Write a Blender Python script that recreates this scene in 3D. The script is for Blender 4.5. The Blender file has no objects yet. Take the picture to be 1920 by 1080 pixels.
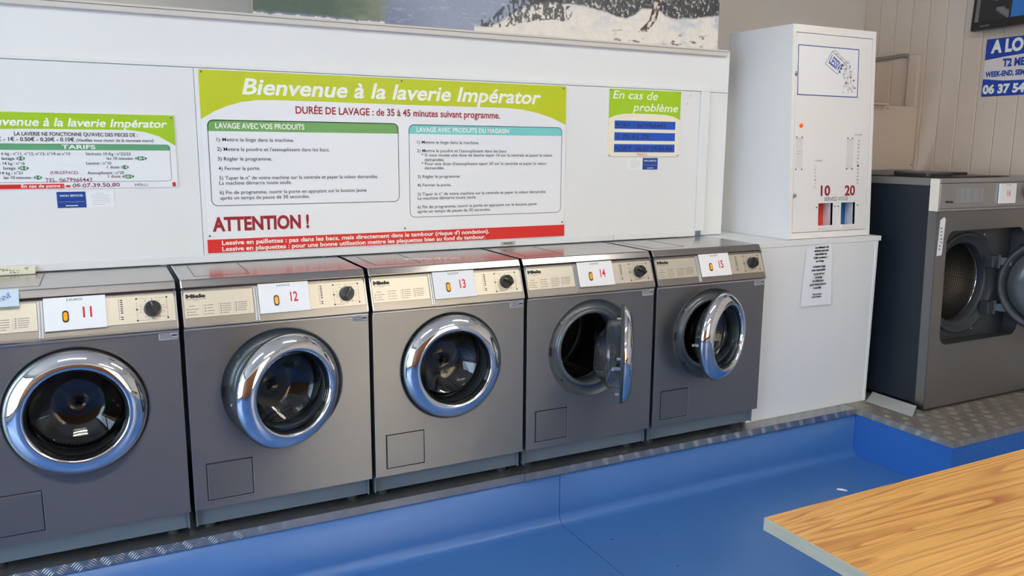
import bpy, bmesh, math, random
from mathutils import Matrix, Vector
random.seed(7)
S = bpy.context.scene
COL = S.collection
PI = math.pi

# ------------------------------------------------------------------ camera
cam_d = bpy.data.cameras.new('camera')
cam = bpy.data.objects.new('camera', cam_d); COL.objects.link(cam)
r_ = Vector((0.89153078, -0.45290719, 0.00692402)); u_ = Vector((0.07155279, 0.15591029, 0.98517622)); f_ = Vector((0.44727292, 0.87781949, -0.1714056))
cam.matrix_world = Matrix(((r_.x, u_.x, -f_.x, 0.4026), (r_.y, u_.y, -f_.y, -2.6717), (r_.z, u_.z, -f_.z, 1.5216), (0, 0, 0, 1)))
cam_d.sensor_width = 36.0; cam_d.lens = 1515.2 / 1920 * 36.0; cam_d.clip_start = 0.02
S.camera = cam

# ------------------------------------------------------------------ world, windows' daylight, exposure
S.view_settings.view_transform = 'Standard'; S.view_settings.look = 'None'; S.view_settings.gamma = 1.0
S.view_settings.exposure = -0.15
W_ = bpy.data.worlds.new('overcast_sky'); S.world = W_; W_.use_nodes = True
bgn = W_.node_tree.nodes['Background']; bgn.inputs['Color'].default_value = (0.60, 0.80, 1.0, 1); bgn.inputs['Strength'].default_value = 8.5

def portal(name, loc, rot, sx, sy):
    d = bpy.data.lights.new(name, 'AREA'); d.shape = 'RECTANGLE'; d.size = sx; d.size_y = sy
    d.cycles.is_portal = True
    o = bpy.data.objects.new(name, d); COL.objects.link(o); o.location = loc; o.rotation_euler = rot
    return o
portal('daylight_portal', (-2.68, -2.35, 1.45), (0, -PI/2, 0), 2.5, 3.9)
portal('daylight_portal', (2.75, -4.68, 1.4), (PI/2, 0, 0), 1.7, 2.4)
sd = bpy.data.lights.new('sun', 'SUN'); sd.energy = 13.0; sd.color = (1.0, 0.90, 0.74); sd.angle = 0.01
sun = bpy.data.objects.new('sun', sd); COL.objects.link(sun); sun.rotation_euler = Vector((-0.25, -1.0, -0.75)).to_track_quat('-Z', 'Y').to_euler()

# ------------------------------------------------------------------ materials
MATS = {}
def mat(name, col, rough=0.5, metal=0.0, **k):
    if name in MATS: return MATS[name]
    m = bpy.data.materials.new(name); m.use_nodes = True; MATS[name] = m
    nt = m.node_tree; b = nt.nodes['Principled BSDF']
    b.inputs['Base Color'].default_value = (*col, 1); b.inputs['Roughness'].default_value = rough; b.inputs['Metallic'].default_value = metal
    if 'trans' in k: b.inputs['Transmission Weight'].default_value = k['trans']; b.inputs['IOR'].default_value = k.get('ior', 1.45)
    if 'emit' in k: b.inputs['Emission Color'].default_value = (*k.get('ecol', col), 1); b.inputs['Emission Strength'].default_value = k['emit']
    if 'spec' in k: b.inputs['Specular IOR Level'].default_value = k['spec']
    if 'var' in k:      # tone variation of the thing's own colour
        n = nt.nodes.new('ShaderNodeTexNoise'); n.inputs['Scale'].default_value = k.get('vscale', 6); n.inputs['Detail'].default_value = 5
        tc = nt.nodes.new('ShaderNodeTexCoord'); mp = nt.nodes.new('ShaderNodeMapping'); mp.inputs['Scale'].default_value = k.get('stretch', (1, 1, 1))
        nt.links.new(tc.outputs['Object'], mp.inputs['Vector']); nt.links.new(mp.outputs['Vector'], n.inputs['Vector'])
        mx = nt.nodes.new('ShaderNodeMix'); mx.data_type = 'RGBA'
        v = k['var']
        mx.inputs[6].default_value = (*[c*(1-v) for c in col], 1); mx.inputs[7].default_value = (*[min(1, c*(1+v)) for c in col], 1)
        nt.links.new(n.outputs['Fac'], mx.inputs[0]); nt.links.new(mx.outputs[2], b.inputs['Base Color'])
        if 'bump' in k:
            bp = nt.nodes.new('ShaderNodeBump'); bp.inputs['Strength'].default_value = k['bump']; bp.inputs['Distance'].default_value = 0.002
            n2 = nt.nodes.new('ShaderNodeTexNoise'); n2.inputs['Scale'].default_value = k.get('bscale', 200)
            nt.links.new(mp.outputs['Vector'], n2.inputs['Vector']); nt.links.new(n2.outputs['Fac'], bp.inputs['Height']); nt.links.new(bp.outputs['Normal'], b.inputs['Normal'])
    return m

def srgb(r, g, b):
    return tuple((c/255/12.92 if c/255 <= 0.04045 else ((c/255+0.055)/1.055)**2.4) for c in (r, g, b))

def steel(name, col, rough, aniso=0.0, stretch=(1, 1, 60)):
    m = mat(name, col, rough, 1.0)
    nt = m.node_tree; b = nt.nodes['Principled BSDF']
    tc = nt.nodes.new('ShaderNodeTexCoord'); mp = nt.nodes.new('ShaderNodeMapping'); mp.inputs['Scale'].default_value = stretch
    n = nt.nodes.new('ShaderNodeTexNoise'); n.inputs['Scale'].default_value = 9; n.inputs['Detail'].default_value = 6
    nt.links.new(tc.outputs['Object'], mp.inputs['Vector']); nt.links.new(mp.outputs['Vector'], n.inputs['Vector'])
    mr = nt.nodes.new('ShaderNodeMapRange'); mr.inputs[3].default_value = rough*0.8; mr.inputs[4].default_value = rough*1.25
    nt.links.new(n.outputs['Fac'], mr.inputs[0]); nt.links.new(mr.outputs[0], b.inputs['Roughness'])
    mx = nt.nodes.new('ShaderNodeMix'); mx.data_type = 'RGBA'
    mx.inputs[6].default_value = (*[c*0.93 for c in col], 1); mx.inputs[7].default_value = (*[min(1, c*1.07) for c in col], 1)
    nt.links.new(n.outputs['Fac'], mx.inputs[0]); nt.links.new(mx.outputs[2], b.inputs['Base Color'])
    if aniso:
        b.inputs['Anisotropic'].default_value = aniso
        t = nt.nodes.new('ShaderNodeTangent'); t.direction_type = 'UV_MAP'; t.uv_map = 'UVMap'
        nt.links.new(t.outputs[0], b.inputs['Tangent']); b.inputs['Anisotropic Rotation'].default_value = 0.25
    return m

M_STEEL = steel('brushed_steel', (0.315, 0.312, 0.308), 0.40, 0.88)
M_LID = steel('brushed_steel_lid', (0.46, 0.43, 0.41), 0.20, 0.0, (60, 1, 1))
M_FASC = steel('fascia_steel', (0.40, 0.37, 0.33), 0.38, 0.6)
M_EDGE = steel('steel_edge', (0.62, 0.62, 0.62), 0.3)
M_CHROME = mat('chrome', (0.86, 0.87, 0.88), 0.04, 1.0)
M_GLASS = mat('glass', (0.92, 0.96, 0.97), 0.02, 0.0, trans=1.0, ior=1.46)
M_PLINTH = mat('grey_plinth_paint', srgb(105, 116, 124), 0.45, 0.0, var=0.05)
M_RING = mat('grey_door_surround', srgb(98, 102, 105), 0.36, 0.4)
M_RUB = mat('dark_rubber', (0.035, 0.036, 0.038), 0.55)
M_BLACK = mat('black_plastic', (0.012, 0.012, 0.013), 0.35)
M_GAP = mat('dark_gap', (0.01, 0.01, 0.011), 0.8)
M_CREAM = steel('cream_display', (0.80, 0.735, 0.60), 0.42, 0.6); M_CREAM.node_tree.nodes['Principled BSDF'].inputs['Metallic'].default_value = 0.7
M_WHITE = mat('white_laminate', srgb(230, 232, 233), 0.45, var=0.02, vscale=2)
M_PAPER = mat('white_paper', srgb(236, 238, 242), 0.7)
M_CARD = mat('white_card_plastic', srgb(243, 243, 243), 0.35)
M_INK = mat('black_ink', (0.012, 0.012, 0.014), 0.6)
M_INKG = mat('grey_ink', (0.16, 0.15, 0.14), 0.6)
M_INKF = mat('faded_ink', (0.38, 0.38, 0.38), 0.6)
M_RED = mat('red_print', srgb(205, 28, 34), 0.45)
M_REDS = mat('red_sign_strip', srgb(214, 36, 34), 0.4)
M_DRED = mat('dark_red_print', srgb(150, 20, 36), 0.5)
M_MAG = mat('magenta_marker', srgb(120, 26, 70), 0.6)
M_LIME = mat('lime_green_print', srgb(190, 203, 20), 0.4)
M_LIME2 = mat('leaf_green_print', srgb(160, 200, 30), 0.4)
M_GRN = mat('green_header', srgb(108, 165, 92), 0.45)
M_DGRN = mat('dark_green_print', srgb(20, 125, 82), 0.45)
M_TARG = mat('tarif_green_bar', srgb(92, 160, 115), 0.45)
M_TEAL = mat('teal_header', srgb(120, 205, 205), 0.45)
M_SIGN = mat('white_sign_board', srgb(236, 238, 242), 0.35)
M_SIGNY = mat('cream_sign_board', srgb(240, 234, 214), 0.35)
M_TXTW = mat('white_lettering', srgb(246, 247, 240), 0.45)
M_BLUEP = mat('blue_strip', srgb(22, 78, 178), 0.4)
M_BLUES = mat('blue_sign_print', srgb(28, 66, 165), 0.4)
M_NAVYI = mat('navy_ink', srgb(20, 30, 90), 0.6)
M_AMB = mat('amber_lamp', srgb(250, 165, 20), 0.25, emit=0.25)
M_ORL = mat('orange_lamp', srgb(240, 95, 25), 0.25, emit=0.2)
M_VINYL = mat('blue_vinyl', srgb(48, 102, 178), 0.36, var=0.06, vscale=3, spec=0.5)
M_VFLOOR = mat('blue_vinyl_floor', srgb(62, 110, 172), 0.34, var=0.07, vscale=2.5, spec=0.6)
M_PLATE = mat('aluminium_tread_plate', (0.42, 0.415, 0.41), 0.33, 0.9, var=0.22, vscale=5)
M_PLATED = mat('dirty_aluminium_plate', (0.40, 0.36, 0.31), 0.48, 0.75, var=0.3, vscale=4)
M_UPPER = mat('upper_wall_paint', srgb(222, 216, 208), 0.6, var=0.02, vscale=2)
M_PLANK = mat('cream_wall_plank', srgb(212, 196, 182), 0.5, var=0.025, vscale=3)
M_CEIL = mat('white_ceiling', srgb(235, 232, 226), 0.7)
M_NAVY = mat('navy_side_panel', srgb(16, 25, 38), 0.5, var=0.08)
M_GREY16 = mat('grey_door_surround_large', srgb(66, 70, 74), 0.42, 0.3)
M_DISP = mat('dispenser_white_enamel', srgb(236, 234, 232), 0.35)
M_IVORY = mat('ivory_strip', srgb(232, 226, 208), 0.45)

def wood(name, c1, c2, c3, seed):
    m = mat(name, c1, 0.33); nt = m.node_tree; b = nt.nodes['Principled BSDF']; N = nt.nodes.new; L = nt.links.new
    tc = N('ShaderNodeTexCoord')
    def mapped(sc, loc):
        p = N('ShaderNodeMapping'); p.inputs['Scale'].default_value = sc; p.inputs['Location'].default_value = loc; L(tc.outputs['Object'], p.inputs['Vector']); return p.outputs['Vector']
    def noise(vec, scale, det, dist=0.0):
        n = N('ShaderNodeTexNoise'); n.inputs['Scale'].default_value = scale; n.inputs['Detail'].default_value = det; n.inputs['Distortion'].default_value = dist; L(vec, n.inputs['Vector']); return n.outputs['Fac']
    def ramp(fac, *st):
        r = N('ShaderNodeValToRGB'); e = r.color_ramp.elements; e[0].position, e[0].color = st[0][0], (*st[0][1], 1); e[1].position, e[1].color = st[-1][0], (*st[-1][1], 1)
        for p, c in st[1:-1]: x = e.new(p); x.color = (*c, 1)
        L(fac, r.inputs['Fac']); return r.outputs['Color']
    def mth(op, a, bb):
        q = N('ShaderNodeMath'); q.operation = op
        for i, v in enumerate((a, bb)):
            if isinstance(v, (int, float)): q.inputs[i].default_value = v
            else: L(v, q.inputs[i])
        return q.outputs[0]
    def mix(fac, a, bb, mode='MIX'):
        q = N('ShaderNodeMix'); q.data_type = 'RGBA'; q.blend_type = mode
        for i, v in ((0, fac), (6, a), (7, bb)):
            if isinstance(v, (int, float)): q.inputs[i].default_value = v
            elif isinstance(v, tuple): q.inputs[i].default_value = (*v, 1)
            else: L(v, q.inputs[i])
        return q.outputs[2]
    ring = mth('FRACT', mth('MULTIPLY', noise(mapped((0.26, 4.2, 4.2), (seed, seed*0.7, 0)), 1.7, 2.0, 0.3), 24), 0)
    k = ramp(ring, (0, (0, 0, 0)), (0.55, (0.15, 0.15, 0.15)), (0.9, (1, 1, 1)), (1.0, (0, 0, 0)))
    pres = ramp(noise(mapped((0.6, 2.5, 1), (seed*2, seed, 0)), 1.6, 2), (0.33, (0.3, 0.3, 0.3)), (0.62, (1, 1, 1)))
    col = mix(mth('MULTIPLY', k, pres), c1, c2)
    fibre = ramp(noise(mapped((0.8, 22, 22), (seed, 0, 0)), 7, 5), (0.32, (0.70, 0.58, 0.44)), (0.60, (1, 1, 1)))
    col = mix(0.6, col, fibre, 'MULTIPLY')
    tone = ramp(noise(mapped((0.7, 2.2, 1), (0, seed, 0)), 1.3, 2), (0.3, (0.86, 0.82, 0.76)), (0.7, (1, 1, 1))); col = mix(0.8, col, tone, 'MULTIPLY')
    v = N('ShaderNodeTexVoronoi'); v.inputs['Scale'].default_value = 1.0; L(mapped((2.3, 6.0, 1.0), (seed*1.3, seed, 0)), v.inputs['Vector'])
    kn = ramp(v.outputs['Distance'], (0.03, (0.8, 0.8, 0.8)), (0.12, (0, 0, 0)))
    L(mix(kn, col, c3), b.inputs['Base Color'])
    return m
WOODS = [wood('pine_board_%d' % i, srgb(240, 184, 102), srgb(174, 102, 44), srgb(112, 62, 28), 1.7+i*3.1) for i in range(4)]
M_WOODP = wood('brown_wood_panel', srgb(150, 92, 48), srgb(105, 58, 26), srgb(70, 36, 18), 9.0)
M_EDGEW = mat('grey_weathered_edge', srgb(176, 170, 150), 0.6, var=0.18, vscale=7, stretch=(1, 2, 14))

def perforated(name, scale):
    m = mat(name, (0.20, 0.20, 0.21), 0.35, 0.9); nt = m.node_tree; b = nt.nodes['Principled BSDF']
    uv = nt.nodes.new('ShaderNodeUVMap'); uv.uv_map = 'UVMap'
    v = nt.nodes.new('ShaderNodeTexVoronoi'); v.inputs['Scale'].default_value = scale; v.inputs['Randomness'].default_value = 0.0
    nt.links.new(uv.outputs[0], v.inputs['Vector'])
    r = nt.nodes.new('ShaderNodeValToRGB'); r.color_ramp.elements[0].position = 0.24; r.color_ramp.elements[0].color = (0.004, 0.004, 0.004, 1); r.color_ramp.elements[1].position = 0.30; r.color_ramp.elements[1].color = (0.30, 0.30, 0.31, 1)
    nt.links.new(v.outputs['Distance'], r.inputs['Fac']); nt.links.new(r.outputs['Color'], b.inputs['Base Color'])
    return m
M_DRUM = perforated('perforated_drum_steel', 85)

# ------------------------------------------------------------------ mesh builder
class MB:
    def __init__(s): s.v = []; s.f = []; s.sm = []; s.M = None; s.uv = []
    def add(s, vs, fs, smooth=False, uvs=None):
        b = len(s.v)
        for p in vs:
            p = Vector(p); s.v.append(s.M @ p if s.M else p)
        for i, f in enumerate(fs):
            s.f.append([b+k for k in f]); s.sm.append(smooth)
            s.uv.append([uvs[k] for k in f] if uvs else None)
        return s
    def box(s, x0, x1, y0, y1, z0, z1, bev=0.0):
        if x0 > x1: x0, x1 = x1, x0
        if y0 > y1: y0, y1 = y1, y0
        if z0 > z1: z0, z1 = z1, z0
        vs = [(x0, y0, z0), (x1, y0, z0), (x1, y1, z0), (x0, y1, z0), (x0, y0, z1), (x1, y0, z1), (x1, y1, z1), (x0, y1, z1)]
        fs = [(0, 3, 2, 1), (4, 5, 6, 7), (0, 1, 5, 4), (1, 2, 6, 5), (2, 3, 7, 6), (3, 0, 4, 7)]
        if bev > 0:
            bm = bmesh.new(); bv = [bm.verts.new(p) for p in vs]
            for f in fs: bm.faces.new([bv[k] for k in f])
            bmesh.ops.bevel(bm, geom=list(bm.edges), offset=bev, segments=2, profile=0.5, affect='EDGES')
            bm.verts.index_update(); V2 = [v.co.copy() for v in bm.verts]; F2 = [[v.index for v in f.verts] for f in bm.faces]; bm.free()
            return s.add(V2, F2)
        return s.add(vs, fs)
    def prism(s, poly, axis, a, b):     # poly of 2D points, extruded along axis between a and b
        n = len(poly)
        def P(q, t): return {'x': (t, q[0], q[1]), 'y': (q[0], t, q[1]), 'z': (q[0], q[1], t)}[axis]
        vs = [P(q, a) for q in poly]+[P(q, b) for q in poly]
        fs = [tuple(range(n)), tuple(range(2*n-1, n-1, -1))]+[(i, (i+1) % n, n+(i+1) % n, n+i) for i in range(n)]
        return s.add(vs, fs)
    def lathe(s, prof, c=(0, 0, 0), n=64, smooth=True, closed=False):   # prof (r, h): revolve about y through c
        vs = []; fs = []; uvs = []
        for j, (r, h) in enumerate(prof):
            for i in range(n):
                a = 2*PI*i/n; vs.append((c[0]+r*math.cos(a), c[1]+h, c[2]+r*math.sin(a))); uvs.append((a*max(r, 0.1), h))
        m = len(prof); rng = m if closed else m-1
        for j in range(rng):
            j2 = (j+1) % m
            for i in range(n):
                fs.append((j*n+i, j*n+(i+1) % n, j2*n+(i+1) % n, j2*n+i))
        return s.add(vs, fs, smooth, uvs)
    def disc(s, r, h, c=(0, 0, 0), n=48):
        return s.add([(c[0]+r*math.cos(2*PI*i/n), c[1]+h, c[2]+r*math.sin(2*PI*i/n)) for i in range(n)], [tuple(range(n))])
    def cyl(s, p, q, r, n=16, r2=None, smooth=True):
        p = Vector(p); q = Vector(q); d = (q-p).normalized(); a = d.orthogonal().normalized(); b = d.cross(a); r2 = r if r2 is None else r2
        vs = [p+r*(math.cos(2*PI*i/n)*a+math.sin(2*PI*i/n)*b) for i in range(n)]+[q+r2*(math.cos(2*PI*i/n)*a+math.sin(2*PI*i/n)*b) for i in range(n)]
        s.add(vs, [(i, (i+1) % n, n+(i+1) % n, n+i) for i in range(n)], smooth)
        s.add(vs[:n], [tuple(range(n))]); s.add(vs[n:], [tuple(range(n))])
        return s
    def tube(s, pts, r, n=10):
        for a, b in zip(pts, pts[1:]): s.cyl(a, b, r, n)
        return s
    def plate_hole(s, x0, x1, z0, z1, cx, cz, r, y, th, n=64):   # flat plate facing -y with a round hole
        out = []; inn = []
        for i in range(n):
            a = 2*PI*i/n+PI/4; c, sn = math.cos(a), math.sin(a)
            t = min(((x1-cx)/c if c > 1e-9 else (x0-cx)/c if c < -1e-9 else 1e9), ((z1-cz)/sn if sn > 1e-9 else (z0-cz)/sn if sn < -1e-9 else 1e9))
            out.append((cx+t*c, cz+t*sn)); inn.append((cx+r*c, cz+r*sn))
        # snap the rays nearest the corners onto them
        for qx in (x0, x1):
            for qz in (z0, z1):
                k = min(range(n), key=lambda i: (out[i][0]-qx)**2+(out[i][1]-qz)**2); out[k] = (qx, qz)
        vs = [(p[0], y, p[1]) for p in out]+[(p[0], y, p[1]) for p in inn]+[(p[0], y+th, p[1]) for p in out]+[(p[0], y+th, p[1]) for p in inn]
        fs = []
        for i in range(n):
            j = (i+1) % n
            fs += [(i, j, n+j, n+i), (2*n+i, 3*n+i, 3*n+j, 2*n+j), (i, 2*n+i, 2*n+j, j), (n+i, n+j, 3*n+j, 3*n+i)]
        return s.add(vs, fs)
    def mesh(s, name, org=(0, 0, 0), planar_uv=False):
        me = bpy.data.meshes.new(name); o = Vector(org)
        me.from_pydata([tuple(p-o) for p in s.v], [], s.f)
        me.polygons.foreach_set('use_smooth', s.sm)
        if planar_uv or any(u for u in s.uv):
            ul = me.uv_layers.new(name='UVMap')
            for pi, p in enumerate(me.polygons):
                u = s.uv[pi]
                for k, li in enumerate(p.loop_indices):
                    if u: ul.data[li].uv = u[k]
                    else:
                        co = me.vertices[me.loops[li].vertex_index].co; ul.data[li].uv = (co.x+co.y*0.01, co.z+co.y)
        bm = bmesh.new(); bm.from_mesh(me); bmesh.ops.recalc_face_normals(bm, faces=bm.faces); bm.to_mesh(me); bm.free()
        return me
ORG = {}
def link(name, me, m, parent=None):
    o = bpy.data.objects.new(name, me); COL.objects.link(o)
    if m and me is not None and len(me.materials) == 0: me.materials.append(m)
    if parent: o.parent = parent
    return o
def build(mb, name, m, parent=None, uv=False):
    org = ORG.get(parent.name, (0, 0, 0)) if parent else (0, 0, 0)
    o = link(name, mb.mesh(name, org, uv), m, parent)
    ORG[o.name] = org
    return o
def tag(o, label, cat, group=None):
    o['label'] = label; o['category'] = cat
    if group: o['group'] = group
    return o
def thing(name, label, cat, loc=(0, 0, 0), group=None):
    o = bpy.data.objects.new(name, None); COL.objects.link(o); o.location = loc; o.empty_display_size = 0.05
    ORG[o.name] = Vector(loc)
    return tag(o, label, cat, group)
def solo(mb, name, m, label, cat, loc, group=None, uv=False):     # a thing that is one mesh
    o = link(name, mb.mesh(name, loc, uv), m); o.location = loc; ORG[o.name] = Vector(loc)
    return tag(o, label, cat, group)
def struct(mb, name, m, uv=False):
    o = link(name, mb.mesh(name, (0, 0, 0), uv), m); o['kind'] = 'structure'; ORG[o.name] = Vector((0, 0, 0)); return o
def struct_empty(name):
    o = bpy.data.objects.new(name, None); COL.objects.link(o); o['kind'] = 'structure'; ORG[o.name] = Vector((0, 0, 0)); return o

# ------------------------------------------------------------------ lettering (built-in font, filled at the end)
TQ = []
def frame(o, xd=(1, 0, 0), yd=(0, 0, 1)):
    x = Vector(xd).normalized(); y = Vector(yd).normalized(); z = x.cross(y)
    return Matrix(((x.x, y.x, z.x, o[0]), (x.y, y.y, z.y, o[1]), (x.z, y.z, z.z, o[2]), (0, 0, 0, 1)))
def txt(parent, name, items, m, fr, bold=0.0, shear=0.0, jit=0.0):
    """items: (text, x0, x1, base, cap) in the frame's plane; all join into one lettering mesh."""
    for it in items:
        me = bpy.data.meshes.new(name); o = link(name, me, m, parent); org = ORG.get(parent.name, Vector((0, 0, 0)))
        ORG[o.name] = org; TQ.append((me, [it], fr, Vector(org), bold, shear, jit))
    return o
def finish_text():
    objs = []
    def mk(body, bold, shear):
        c = bpy.data.curves.new('t', 'FONT'); c.body = body; c.size = 1.0; c.offset = bold; c.shear = shear; c.resolution_u = 3
        ob = bpy.data.objects.new('t', c); COL.objects.link(ob); objs.append(ob); return ob
    ref = mk('H', 0, 0); jobs = []
    for q in TQ: jobs.append([mk(it[0], q[4], q[5]) for it in q[1]])
    bpy.context.view_layer.update(); dg = bpy.context.evaluated_depsgraph_get()
    def geo(ob):
        e = ob.evaluated_get(dg); me = e.to_mesh(); V = [v.co.copy() for v in me.vertices]; F = [list(p.vertices) for p in me.polygons]; e.to_mesh_clear(); return V, F
    H, _ = geo(ref); cap1 = max(p.y for p in H)
    for (me, items, fr, org, bold, shear, jit), obs in zip(TQ, jobs):
        VV = []; FF = []
        for it, ob in zip(items, obs):
            V, F = geo(ob)
            if not V: continue
            lo = min(p.x for p in V); hi = max(p.x for p in V); _, x0, x1, base, cap = it[:5]; rot = it[5] if len(it) > 5 else 0
            sy = cap/cap1; sx = sy if x1 is None else (x1-x0)/(hi-lo); b = len(VV)
            for p in V:
                qx = (p.x-lo)*sx; qy = p.y*sy
                if jit: qy += jit*math.sin(qx*170+base*900)*cap
                if rot: qx, qy = qx*math.cos(rot)-qy*math.sin(rot), qx*math.sin(rot)+qy*math.cos(rot)
                VV.append(tuple((fr @ Vector((x0+qx, base+qy, 0)))-org))
            FF += [[b+k for k in f] for f in F]
        mt = list(me.materials); me.clear_geometry(); me.from_pydata(VV, [], FF)
        if len(me.materials) == 0:
            for x in mt: me.materials.append(x)
    cs = [o.data for o in objs]
    for o in objs: bpy.data.objects.remove(o)
    for c in cs: bpy.data.curves.remove(c)

# ================================================================== THE ROOM
ZP = 0.245          # top of the raised step
XL, XR, YF, YB, ZC = -2.6, 4.98, -4.6, 1.2175, 2.9
YS = 0.012          # face of the step
XC, YP = 3.715, -0.51   # corner of the deeper platform

floor = struct(MB().box(XL, XR, YF, 0.3, -0.08, -0.004), 'floor', M_GAP)
def vinyl(x0, x1):
    prof = [(YF, -0.003), (YF, 0.0)]; R = 0.045
    for i in range(9):
        a = PI/2*i/8; prof.append((YS-R+R*math.sin(a), R-R*math.cos(a)))
    prof += [(YS, 0.218), (YS+0.006, 0.218), (YS+0.006, -0.003)]
    mb = MB(); n = len(prof)
    mb.add([(x0, *p) for p in prof]+[(x1, *p) for p in prof], [(i, i+1, n+i+1, n+i) for i in range(n-1)], True)
    mb.add([(x0, *p) for p in prof], [tuple(range(n))]); mb.add([(x1, *p) for p in prof], [tuple(range(n))])
    return mb
build(vinyl(XL, 1.9938), 'vinyl_sheet', M_VFLOOR, floor)
build(vinyl(1.9965, XC-0.001), 'vinyl_sheet', M_VFLOOR, floor)
build(MB().box(XC+0.0005, XR, YF, YP-0.0005, -0.003, 0.0), 'vinyl_sheet', M_VFLOOR, floor)

platform = struct(MB().box(XL, XC-0.003, YS+0.008, 0.9, -0.003, ZP-0.004).box(XC+0.004, XR, YP+0.008, YB, -0.003, ZP-0.004), 'platform_step', M_GAP)
build(MB().box(XC, XC+0.006, YP, YS-0.0005, 0.0, 0.218), 'vinyl_facing', M_VINYL, platform)
build(MB().box(XC+0.0062, XR, YP, YP+0.007, 0.0, 0.218), 'vinyl_facing', M_VINYL, platform)

# ------- aluminium five-bar tread plate
def bar(mb, c, d, n, L=0.027, w=0.0034, h=0.0011):
    c = Vector(c); d = Vector(d).normalized(); n = Vector(n).normalized(); s_ = d.cross(n)
    a, b = c-d*L/2, c+d*L/2
    q = [c-d*L*0.22+s_*w/2, c+d*L*0.22+s_*w/2, c+d*L*0.22-s_*w/2, c-d*L*0.22-s_*w/2]
    t = [c-d*L*0.2+n*h, c+d*L*0.2+n*h]
    vs = [a, b]+q+t
    mb.add(vs, [(0, 5, 6), (0, 6, 2), (2, 6, 7, 3), (5, 4, 7, 6), (3, 7, 1), (4, 1, 7)])
def tread(mb, o, ux, uy, lx, ly, cell=0.04, k_=1.0):
    o, ux, uy = Vector(o), Vector(ux), Vector(uy); n = ux.cross(uy)
    nx, ny = max(1, int(lx/cell)), max(1, round(ly/cell)); cy = ly/ny
    for i in range(nx):
        for j in range(ny):
            c = o+ux*((i+0.5)*cell)+uy*((j+0.5)*cy); s = 1 if (i+j) % 2 else -1
            d = (ux+uy*s).normalized(); e = (ux-uy*s).normalized()
            L = min(0.036, cy*0.95)
            for k in range(-2, 3): bar(mb, c+e*(k*0.0072*k_), d, n, L*k_*(1-0.09*abs(k)), 0.0026*k_*k_, 0.0007*k_*k_)
def plate(x0, x1, y0, y1, lips, m, dz=0.0):
    mb = MB().box(x0, x1, y0, y1, ZP-0.003, ZP)
    t = MB(); tread(t, (x0, y0+0.004, ZP), (1, 0, 0), (0, 1, 0), x1-x0, min(y1-y0, 1.0)-0.004, 0.04 if m is M_PLATE else 0.056, 1.0 if m is M_PLATE else 1.4)
    for L in lips:
        if L == 'front':
            mb.box(x0, x1, y0-0.004, y0-0.0005, ZP-0.031, ZP-0.0002); tread(t, (x0, y0-0.004, ZP-0.030), (1, 0, 0), (0, 0, 1), x1-x0, 0.029)
        else:
            mb.box(x0-0.004, x0-0.0005, y0-0.004, YS-0.006, ZP-0.031, ZP-0.0002); tread(t, (x0-0.004, YS-0.01, ZP-0.030), (0, -1, 0), (0, 0, 1), YS-y0-0.01, 0.029)
    p = build(mb, 'tread_plate', m, platform)
    b = build(t, 'raised_bars', m, p); b['kind'] = 'stuff'
plate(XL, 1.8285, YS-0.001, 0.40, ['front'], M_PLATE)
plate(1.830, XC-0.005, YS-0.003, 0.40, ['front'], M_PLATE)
plate(XC, XR, YP, 0.52, ['front', 'side'], M_PLATED)

# ------- walls
struct(MB().box(XL-0.1, XR+0.1, YB, YB+0.1, 0, ZC), 'wall_back', M_UPPER)
struct(MB().box(XL-0.1, XR+0.1, YF-0.1, YB+0.1, ZC, ZC+0.1), 'ceiling', M_CEIL)
wr = struct(MB().box(XR+0.012, XR+0.1, YF, YB, 0, ZC), 'wall_right', M_UPPER)
pk = None
npl = 49; pw = 0.1183
for i in range(npl):
    y1 = YB-i*pw; y0 = y1-pw
    if y0 < YF: break
    if pk is None:
        pk = MB().prism([(-0.0, 0.0), (-0.0045, -0.004), (-0.0045, -pw+0.006), (0.0, -pw+0.002), (0.0115, -pw+0.002), (0.0115, 0.0)], 'z', 0.0, ZC).mesh('plank')
    o = link('plank', pk, M_PLANK, wr); o.location = (XR, y1, 0)
# left wall with the shop window, the wall behind the photographer with its windows
wl = struct(MB().box(XL-0.1, XL, -0.35, YB, 0, ZC).box(XL-0.1, XL, YF, -4.35, 0, ZC).box(XL-0.1, XL, -4.35, -0.35, 0, 0.2).box(XL-0.1, XL, -4.35, -0.35, 2.7, ZC), 'wall_left', M_UPPER)
wf = struct(MB().box(XL, 1.9, YF-0.1, YF, 0, ZC).box(3.6, XR, YF-0.1, YF, 0, ZC).box(1.9, 3.6, YF-0.1, YF, 0, 0.2).box(1.9, 3.6, YF-0.1, YF, 2.6, ZC), 'wall_front', M_UPPER)
M_FRAME = mat('dark_window_frame', (0.03, 0.03, 0.033), 0.4)
M_PANE = bpy.data.materials.new('window_glass'); M_PANE.use_nodes = True
nt = M_PANE.node_tree; nt.nodes.clear()
no = nt.nodes.new('ShaderNodeOutputMaterial'); nx = nt.nodes.new('ShaderNodeMixShader'); n1 = nt.nodes.new('ShaderNodeBsdfTransparent'); n2 = nt.nodes.new('ShaderNodeBsdfGlossy'); n2.inputs['Roughness'].default_value = 0.02
nx.inputs[0].default_value = 0.06; nt.links.new(n1.outputs[0], nx.inputs[1]); nt.links.new(n2.outputs[0], nx.inputs[2]); nt.links.new(nx.outputs[0], no.inputs[0])
w1 = struct(MB().box(XL-0.08, XL-0.03, -4.35, -0.35, 0.2, 0.26).box(XL-0.08, XL-0.03, -4.35, -0.35, 2.64, 2.7), 'window_1', M_FRAME)
for y in (-4.32, -3.0, -1.7, -0.38): build(MB().box(XL-0.08, XL-0.03, y-0.03, y+0.03, 0.2, 2.7), 'mullion', M_FRAME, w1)
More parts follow.
